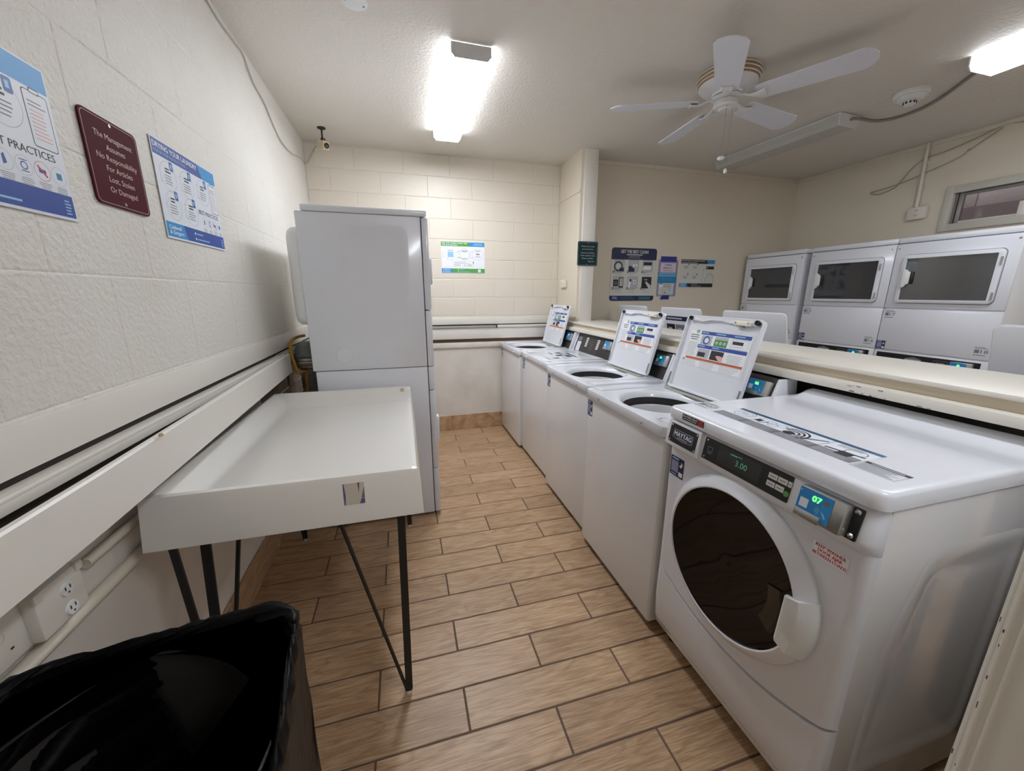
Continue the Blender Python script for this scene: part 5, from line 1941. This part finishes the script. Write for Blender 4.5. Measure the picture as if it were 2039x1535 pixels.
# ------------------------------------------------------------------ stacked dryers on the right
def stacked_dryer(root, numbers, shift=0.0):
    hw = 0.330
    dep = 0.56
    g = G()
    g.box(0.0, dep, -hw, hw, 0.04, 1.805, 0, 0.008)
    g.box(0.004, dep - 0.004, -hw + 0.004, hw - 0.004, 1.805, 1.808, 1)
    g.box(-0.004, dep, -hw, hw, 1.808, 1.848, 0, 0.008)
    g.build('cabinet', [M_ENAMEL, M_GREYINK], root)
    for x in (0.06, dep - 0.06):
        for y in (-hw + 0.06, hw - 0.06):
            G().cyl((x, y, 0.0005), (x, y, 0.045), 0.020, 0.018, 12).build('foot', [M_RUBBER], root)
    for nm, z0, z1 in (('upper_panel', 1.322, 1.803), ('middle_panel', 0.992, 1.316)):
        p = G()
        p.box(-0.012, 0.004, -hw, hw, z0, z1, 0, 0.008)
        po = p.build(nm, [M_ENAMEL], root)
        if nm == 'upper_panel':
            for y in (-hw + 0.022, hw - 0.022):
                G().lathe([(0.0, -0.0155), (0.006, -0.0145), (0.0075, -0.0118)], 12, (0, y, 1.772), 0).build('screw', [M_CHROME], po)
            d = G()
            o = rrect(-0.268, 0.268, 1.362, 1.716, 0.028, 5)
            i = rrect(-0.240, 0.240, 1.386, 1.690, 0.004, 5)

            def L(pts, x):
                return [(x, q[0], q[1]) for q in pts]
            d.loft([L(o, -0.010), L(o, -0.026), L(rrect(-0.262, 0.262, 1.368, 1.710, 0.024, 5), -0.030), L(i, -0.030), L(i, -0.018)], 0)
            door = d.build('door', [M_ENAMEL], root, sharp=40)
            gap = G()
            oo = rrect(-0.272, 0.272, 1.358, 1.720, 0.031, 5)
            gap.loft([L(oo, -0.0125), L(o, -0.0125)], 0)
            gap.build('door_seal', [M_GREYINK], door)
            gl = G()
            gl.box(-0.021, -0.012, -0.242, 0.242, 1.384, 1.692, 0)
            gl.build('door_glass', [M_DGLASS], door)
            h = G()
            pts = [(0.244, 1.475), (0.226, 1.478), (0.218, 1.486), (0.214, 1.498), (0.198, 1.504), (0.198, 1.590), (0.210, 1.594), (0.220, 1.606), (0.230, 1.612), (0.244, 1.614)]
            h.prism(pts, 0, -0.040, -0.020, 0, 0.004)
            h.build('door_handle', [M_WHITEPL], door)
            hr = G()
            hr.box(-0.030, -0.019, 0.178, 0.200, 1.502, 1.594, 0, 0.004)
            hr.build('handle_recess', [M_BLACKPL], door)
            for z in (1.415, 1.640):
                hg = G()
                hg.cyl((-0.034, -0.262, z - 0.025), (-0.034, -0.262, z + 0.025), 0.005, n=10)
                hg.build('door_hinge', [M_STEEL], door)
    # control strip
    c = G()
    c.box(-0.012, 0.004, -hw, hw, 0.80, 0.986, 0, 0.006)
    c.box(-0.0135, -0.0115, -hw + 0.034, hw - 0.022, 0.83, 0.972, 1)
    co = c.build('control_panel', [M_ENAMEL, M_BLACKPL], root)
    d = D((-0.0138, hw - 0.022, 0.83), F_U, F_V)
    d.poly([(0.19, 0.085), (0.29, 0.085), (0.29, 0.115), (0.24, 0.130), (0.19, 0.115)], M_GREYINK, 1)
    d.rect(0.19, 0.085, 0.10, 0.026, M_LGREY, 2)
    d.out('logo_plate', co)
    d = D((-0.0138, hw - 0.022, 0.83), F_U, F_V)
    d.frame(0.36, 0.080, 0.080, 0.046, 0.003, M_GREYINK, 1)
    d.rect(0.375, 0.092, 0.050, 0.020, M_GREYINK, 1)
    d.out('logo_plate', co)
    card_reader(root, -0.034, -0.150, 0.885, 0.12, 0.078, None, M_LED)
    lp = G()
    lp.box(-0.010, 0.004, -hw, hw, 0.10, 0.796, 0, 0.008)
    lp.build('lower_panel', [M_ENAMEL], root)
    sh = 0.64
    number_decal(root, (-0.0125, hw - 0.006 - (0.012), 1.318 - 0.086), F_U, F_V, numbers[0], 1.05)
    number_decal(root, (-0.0125, -hw + 0.086, 1.010), F_U, F_V, numbers[1], 1.05)
    if numbers[2]:
        service_sticker(root, -0.0128, hw - 0.004, 0.996, 0.060, 0.066)
    return root


DX = 3.75
G3 = 'stacked dryers along the right wall'
for yc, lab, nums in ((3.285, 'white stacked dryer numbered 14, farthest of the row, beside the far wall', ('13', '14', False)),
                      (2.557, 'white stacked dryer numbered 15 and 16, middle of the right-hand row', ('15', '16', True)),
                      (1.893, 'white stacked dryer numbered 17 and 18, under the high window', ('17', '18', True))):
    stacked_dryer(thing('stacked_dryer', lab, 'dryer', (DX, yc, 0), 0, G3), nums)


# ------------------------------------------------------------------ stacked pair by the left wall
def left_stack():
    y0, y1 = 2.33, 3.015
    t = thing('stacked_laundry_unit', 'tall white stacked washer and dryer seen from the side, behind the folding table', 'dryer', (-0.17, (y0 + y1) / 2, 0))
    ox = 0.17
    a, b = y0 - (y0 + y1) / 2, y1 - (y0 + y1) / 2
    X = lambda x: x + ox
    g = G()
    g.box(X(-0.508), X(0.122), a, b, 1.000, 1.842, 0, 0.006)
    g.build('dryer_cabinet', [M_ENAMEL], t)
    g = G()
    g.box(X(-0.478), X(0.157), a - 0.002, b + 0.002, 1.8435, 1.876, 0, 0.007)
    g.build('dryer_top', [M_ENAMEL], t)
    # pressed side relief
    for s, y in ((-1, a), (1, b)):
        p = G()
        o = rrect(X(-0.30), X(0.05), 1.13, 1.79, 0.05, 5)
        def L(inset, dy):
            return [(q[0] - math.copysign(inset, q[0] - X(-0.125)), y + s * dy, q[1] - math.copysign(inset, q[1] - 1.46)) for q in o]
        lp = [L(0, 0.0003), L(0.008, 0.0018), L(0.034, 0.0018), L(0.044, 0.0005), L(0.060, 0.0005)]
        p.loft(lp, 0, False, True)
        p.lathe([(0.042, 0.0), (0.041, 0.0025 * 1), (0.0, 0.0025)], 28, (X(-0.335), y, 1.085), 1, 0)
        if s < 0:
            p.v = [(q[0], (2 * y - q[1]) if q[1] > y + 1e-9 else q[1], q[2]) for q in p.v]
        p.build('side_relief', [M_ENAMEL], t, sharp=50)
    g = G()
    g.box(X(0.126), X(0.163), a + 0.002, b - 0.002, 1.336, 1.838, 0, 0.007)
    dd = g.build('dryer_door', [M_ENAMEL], t)
    G().box(X(0.160), X(0.177), a + 0.03, a + 0.10, 1.478, 1.628, 0, 0.008).build('door_handle', [M_ENAMEL], dd)
    g = G()
    g.box(X(0.126), X(0.162), a + 0.002, b - 0.002, 1.000, 1.331, 0, 0.006)
    g.build('dryer_lower_panel', [M_ENAMEL], t)
    # bulge on the back panel
    g = G()
    lo = []
    for x, ins in ((-0.506, 0.0), (-0.545, 0.004), (-0.566, 0.018), (-0.574, 0.045)):
        lo.append([(X(x), q[0], q[1]) for q in rrect(a + 0.02 + ins, b - 0.06 - ins, 1.255 + ins, 1.775 - ins, 0.05 if ins < 0.04 else 0.02, 4)])
    g.loft(lo, 0, True, True)
    g.build('rear_duct_cover', [M_WHITEPL], t, sharp=50)
    # lower machine
    g = G()
    g.box(X(-0.495), X(0.122), a, b, 0.018, 0.997, 0, 0.006)
    g.box(X(-0.47), X(0.11), a + 0.01, b - 0.01, 0.996, 1.002, 1)
    g.build('washer_cabinet', [M_ENAMEL, M_GREYINK], t)
    g = G()
    g.box(X(0.126), X(0.160), a + 0.002, b - 0.002, 0.852, 0.996, 0, 0.005)
    g.build('washer_console', [M_ENAMEL], t)
    g = G()
    g.box(X(0.126), X(0.163), a + 0.002, b - 0.002, 0.330, 0.847, 0, 0.006)
    wd = g.build('washer_door', [M_ENAMEL], t)
    G().box(X(0.160), X(0.180), a + 0.03, a + 0.09, 0.51, 0.67, 0, 0.008).build('door_handle', [M_ENAMEL], wd)
    g = G()
    g.box(X(0.126), X(0.163), a + 0.002, b - 0.002, 0.018, 0.325, 0, 0.006)
    g.build('washer_lower_panel', [M_ENAMEL], t)
    for x in (-0.44, 0.07):
        for y in (a + 0.05, b - 0.05):
            G().cyl((X(x), y, 0.0005), (X(x), y, 0.020), 0.02, n=12).build('foot', [M_RUBBER], t)


left_stack()


def duct_and_gas():
    t = thing('exhaust_duct', 'silver foil dryer duct with grey elbow behind the stacked dryer', 'duct', (-0.598, 2.63, 0.0))
    g = G()
    g.lathe([(0.0, 1.142), (0.034, 1.138), (0.055, 1.120), (0.064, 1.090), (0.066, 1.062), (0.070, 1.060), (0.070, 1.050), (0.064, 1.046)], 28)
    g.build('elbow', [M_DUCT], t)
    f = G()
    f.lathe([(0.064, 1.046), (0.075, 1.040), (0.078, 1.030), (0.073, 1.022), (0.079, 1.014), (0.076, 1.002), (0.068, 0.994), (0.066, 0.984), (0.052, 0.972), (0.046, 0.965)], 28)
    f.build('foil_collar', [M_FOIL], t)
    f = G()
    prof = []
    z = 0.966
    k = 0
    while z > 0.02:
        prof.append((0.047 if k % 2 == 0 else 0.042, z))
        z -= 0.014
        k += 1
    f.lathe(prof, 24)
    f.build('flexible_hose', [M_DUCT], t)
    g = G()
    g.tube([(-0.606, 2.568, 0.03), (-0.606, 2.568, 0.60), (-0.602, 2.568, 0.86), (-0.600, 2.570, 0.93), (-0.600, 2.575, 0.955)], 0.0095, 10, 0, 5)
    g.tube([(-0.640, 2.552, 0.955), (-0.660, 2.548, 1.06), (-0.660, 2.552, 1.130), (-0.650, 2.575, 1.158), (-0.635, 2.63, 1.168), (-0.62, 2.72, 1.166)], 0.0095, 10, 0, 5)
    g.tube([(-0.600, 2.575, 0.955), (-0.615, 2.562, 0.962), (-0.640, 2.552, 0.955)], 0.0095, 10, 0, 4)
    tag(g.build('gas_line', [M_GAS], loc=(-0.62, 2.56, 0.9)), 'yellow gas line bending behind the stacked dryer by the duct', 'pipe')


duct_and_gas()


# ================================================================== FOLDING TABLE
def folding_table():
    x0, x1, y0, y1 = -0.705, 0.012, 1.147, 2.283
    zr, zf, zb = 0.900, 0.832, 0.745
    t = thing('folding_table', 'white moulded laundry folding table on black hairpin legs', 'table', ((x0 + x1) / 2, (y0 + y1) / 2, 0))
    ox, oy = (x0 + x1) / 2, (y0 + y1) / 2
    g = G()

    def ss(u):
        u = min(1, max(0, u))
        return u * u * (3 - 2 * u)

    def hgt(x, y):
        e = [(x - x0, 0.008, 0.078), (y1 - y, 0.008, 0.085), (y - y0, 0.008, 0.050)]
        m = 0.0
        for d, flat, run in e:
            m = max(m, 1 - ss((d - flat) / run))
        return zf + (zr - zf) * m
    nx, ny = 60, 96
    r = 0.018
    # rounded footprint: map the grid onto a rectangle with tiny corner radius
    rows = []
    for j in range(ny + 1):
        y = y0 + (y1 - y0) * j / ny
        row = []
        for i in range(nx + 1):
            x = x0 + (x1 - x0) * i / nx
            z = hgt(x, y)
            edge = min(x - x0, x1 - x, y - y0, y1 - y)
            if edge < 1e-6:
                z -= 0.004
            row.append((x - ox, y - oy, z))
        rows.append(row)
    v = [p for row in rows for p in row]
    w = nx + 1
    f = [(j * w + i, j * w + i + 1, (j + 1) * w + i + 1, (j + 1) * w + i) for j in range(ny) for i in range(nx)]
    g.add(v, f)
    # apron following the edge, with draft
    per = [(i, 0) for i in range(nx)] + [(nx, j) for j in range(ny)] + [(i, ny) for i in range(nx, 0, -1)] + [(0, j) for j in range(ny, 0, -1)]
    top, a1, bot, inn = [], [], [], []
    for i, j in per:
        p = rows[j][i]
        sx = (-1 if i == 0 else (1 if i == nx else 0))
        sy = (-1 if j == 0 else (1 if j == ny else 0))
        top.append(p)
        a1.append((p[0] + sx * 0.004, p[1] + sy * 0.004, p[2] - 0.010))
        bot.append((p[0] + sx * 0.013, p[1] + sy * 0.013, zb))
        inn.append((p[0] - sx * 0.003, p[1] - sy * 0.003, zb))
    g.loft([top, a1, bot, inn][::-1], 0)
    g.loft([[(p[0], p[1], zb) for p in inn], [(p[0], p[1], 0.815) for p in inn]][::-1], 0)
    g.add([(q[0], q[1], 0.815) for q in inn], [tuple(range(len(inn)))[::-1]], 0)
    g.build('tabletop', [M_TABLE], t, sharp=40)
    pg = G()
    pg.lathe([(0.0, 0.0014), (0.012, 0.0012), (0.013, -0.002)], 20)
    sl = (hgt(0, 2.252) - hgt(0, 2.244)) / 0.008
    mp = Matrix.Translation((-0.034 - ox, 2.248 - oy, hgt(-0.034, 2.248) + 0.0012)) @ Matrix.Rotation(math.atan(sl), 4, 'X')
    pg.v = [tuple(mp @ Vector(p)) for p in pg.v]
    pg.build('plug', [M_DISC], t)
    d = D((-0.207 - ox, y0 - oy - 0.0102, 0.806), (1, 0, 0), Vector((0, 0.062, 1)).normalized())
    d.base([(0, 0), (0.060, 0), (0.060, 0.068), (0, 0.068)], 0.003, M_OLDST)
    d.poly([(0, 0), (0.004, 0), (0.006, 0.03), (0.003, 0.068), (0, 0.068)], M_PURPLE, 1)
    d.poly([(0.044, 0), (0.059, 0), (0.059, 0.014), (0.050, 0.018)], M_PURPLE, 1)
    d.poly([(0.041, 0.068), (0.047, 0.068), (0.044, 0.035)], M_CHIP, 1)
    d.poly([(0.059, 0.014), (0.059, 0.055), (0.050, 0.020)], M_GREYINK, 1)
    d.out('torn_sticker', t)

    def bar(g, p, q, w_, th, side):
        p, q = Vector(p), Vector(q)
        dd = (q - p).normalized()
        s = Vector(side)
        s = (s - dd * s.dot(dd)).normalized()
        n = dd.cross(s)
        lo = []
        for c in (p, q):
            lo.append([c + s * w_ + n * th, c - s * w_ + n * th, c - s * w_ - n * th, c + s * w_ - n * th])
        g.loft(lo, 0, True, True)

    def leg(apex, tops):
        g = G()
        ax = Vector((apex[0] - ox, apex[1] - oy, 0.016))
        for k, (tx, ty) in enumerate(tops):
            tp = (tx - ox, ty - oy, 0.816)
            if k == 0:
                bar(g, ax + Vector((0.002, 0, 0)), tp, 0.0125, 0.004, (1, 0, 0))
            else:
                g.tube([tuple(ax + Vector((-0.006, 0, -0.004))), tp], 0.0062, 8)
        g.box(ax.x - 0.013, ax.x + 0.014, ax.y - 0.008, ax.y + 0.008, 0.008, 0.024, 0, 0.005)
        lo = g.build('leg', [M_BLACKM], t)
        G().cyl((ax.x, ax.y, 0.0005), (ax.x, ax.y, 0.010), 0.010, n=12).build('foot_pad', [M_WHITEPL], lo)
    leg((-0.066, 1.170), [(-0.046, 1.185), (-0.258, 1.195)])
    leg((-0.043, 2.240), [(-0.050, 2.235), (-0.050, 2.03)])
    leg((-0.645, 2.258), [(-0.650, 2.235), (-0.655, 2.03)])
    # front left leg: two flat bars and a rod
    g = G()
    ap = Vector((-0.640 - ox, 1.185 - oy, 0.016))
    bar(g, ap, (-0.600 - ox, 1.20 - oy, 0.816), 0.013, 0.004, (1, 0, 0))
    bar(g, ap + Vector((-0.004, 0, 0)), (-0.690 - ox, 1.195 - oy, 0.816), 0.010, 0.004, (1, 0, 0))
    g.tube([tuple(ap + Vector((0.006, 0, -0.004))), (-0.52 - ox, 1.25 - oy, 0.816)], 0.0068, 8)
    lo = g.build('leg', [M_BLACKM], t)
    G().cyl((ap.x, ap.y, 0.0005), (ap.x, ap.y, 0.014), 0.011, n=12).build('foot_pad', [M_WHITEPL], lo)


folding_table()


# ================================================================== TRASH BIN
def trash_bin():
    t = thing('trash_bin', 'large bin lined with a black garbage bag in the left foreground', 'trash bin', (-0.462, 0.515, 0), math.radians(8.0))
    hx, hy = 0.238, 0.288

    def loop(sx, sy, z, r, n=7, wob=0.0, seed=0.0):
        pts = rrect(-hx * sx, hx * sx, -hy * sy, hy * sy, r, n)
        # denser sides
        out = []
        for i in range(len(pts)):
            p, q = Vector(pts[i]), Vector(pts[(i + 1) % len(pts)])
            m = max(1, int((q - p).length / 0.014))
            for k in range(m):
                out.append(p.lerp(q, k / m))
        res = []
        for p in out:
            nz = mnoise.noise(Vector((p.x * 14, p.y * 14, z * 9 + seed))) + 0.6 * mnoise.noise(Vector((p.x * 45, p.y * 45, z * 20 + seed)))
            if z > 0.71:
                nz += 0.9 * mnoise.noise(Vector((p.x * 95, p.y * 95, z * 40 + seed)))
            d = p.normalized()
            res.append((p.x + d.x * nz * wob, p.y + d.y * nz * wob, z + nz * wob * 0.9))
        return res
    g = G()
    g.loft([loop(0.80, 0.80, 0.004, 0.07), loop(0.82, 0.82, 0.0, 0.07)][::-1] + [loop(0.985, 0.985, 0.740, 0.07), loop(0.985, 0.985, 0.750, 0.07), loop(0.965, 0.965, 0.750, 0.07), loop(0.79, 0.79, 0.02, 0.07)], 0, True, True)
    g.build('bin_body', [M_BIN], t, sharp=50)
    lin = G()
    spec = [(1.015, 0.30, 0.075, 0.006), (1.013, 0.38, 0.075, 0.006), (1.012, 0.46, 0.075, 0.006), (1.014, 0.54, 0.075, 0.006), (1.016, 0.62, 0.075, 0.006), (1.020, 0.69, 0.075, 0.005),
            (1.026, 0.728, 0.076, 0.005), (1.028, 0.748, 0.076, 0.005), (1.020, 0.762, 0.075, 0.0045), (1.000, 0.768, 0.073, 0.004), (0.975, 0.766, 0.071, 0.004), (0.958, 0.756, 0.070, 0.0045),
            (0.945, 0.735, 0.069, 0.005), (0.925, 0.70, 0.068, 0.006), (0.905, 0.64, 0.066, 0.007), (0.885, 0.56, 0.065, 0.007), (0.855, 0.46, 0.065, 0.007), (0.82, 0.34, 0.065, 0.007), (0.78, 0.20, 0.062, 0.006), (0.75, 0.08, 0.06, 0.005)]
    lin.loft([loop(q[0], q[0], q[1], q[2], wob=q[3], seed=0.35 * k) for k, q in enumerate(spec)], 0, False, True)
    lin.build('bin_liner', [M_LINER], t, sharp=180)


trash_bin()
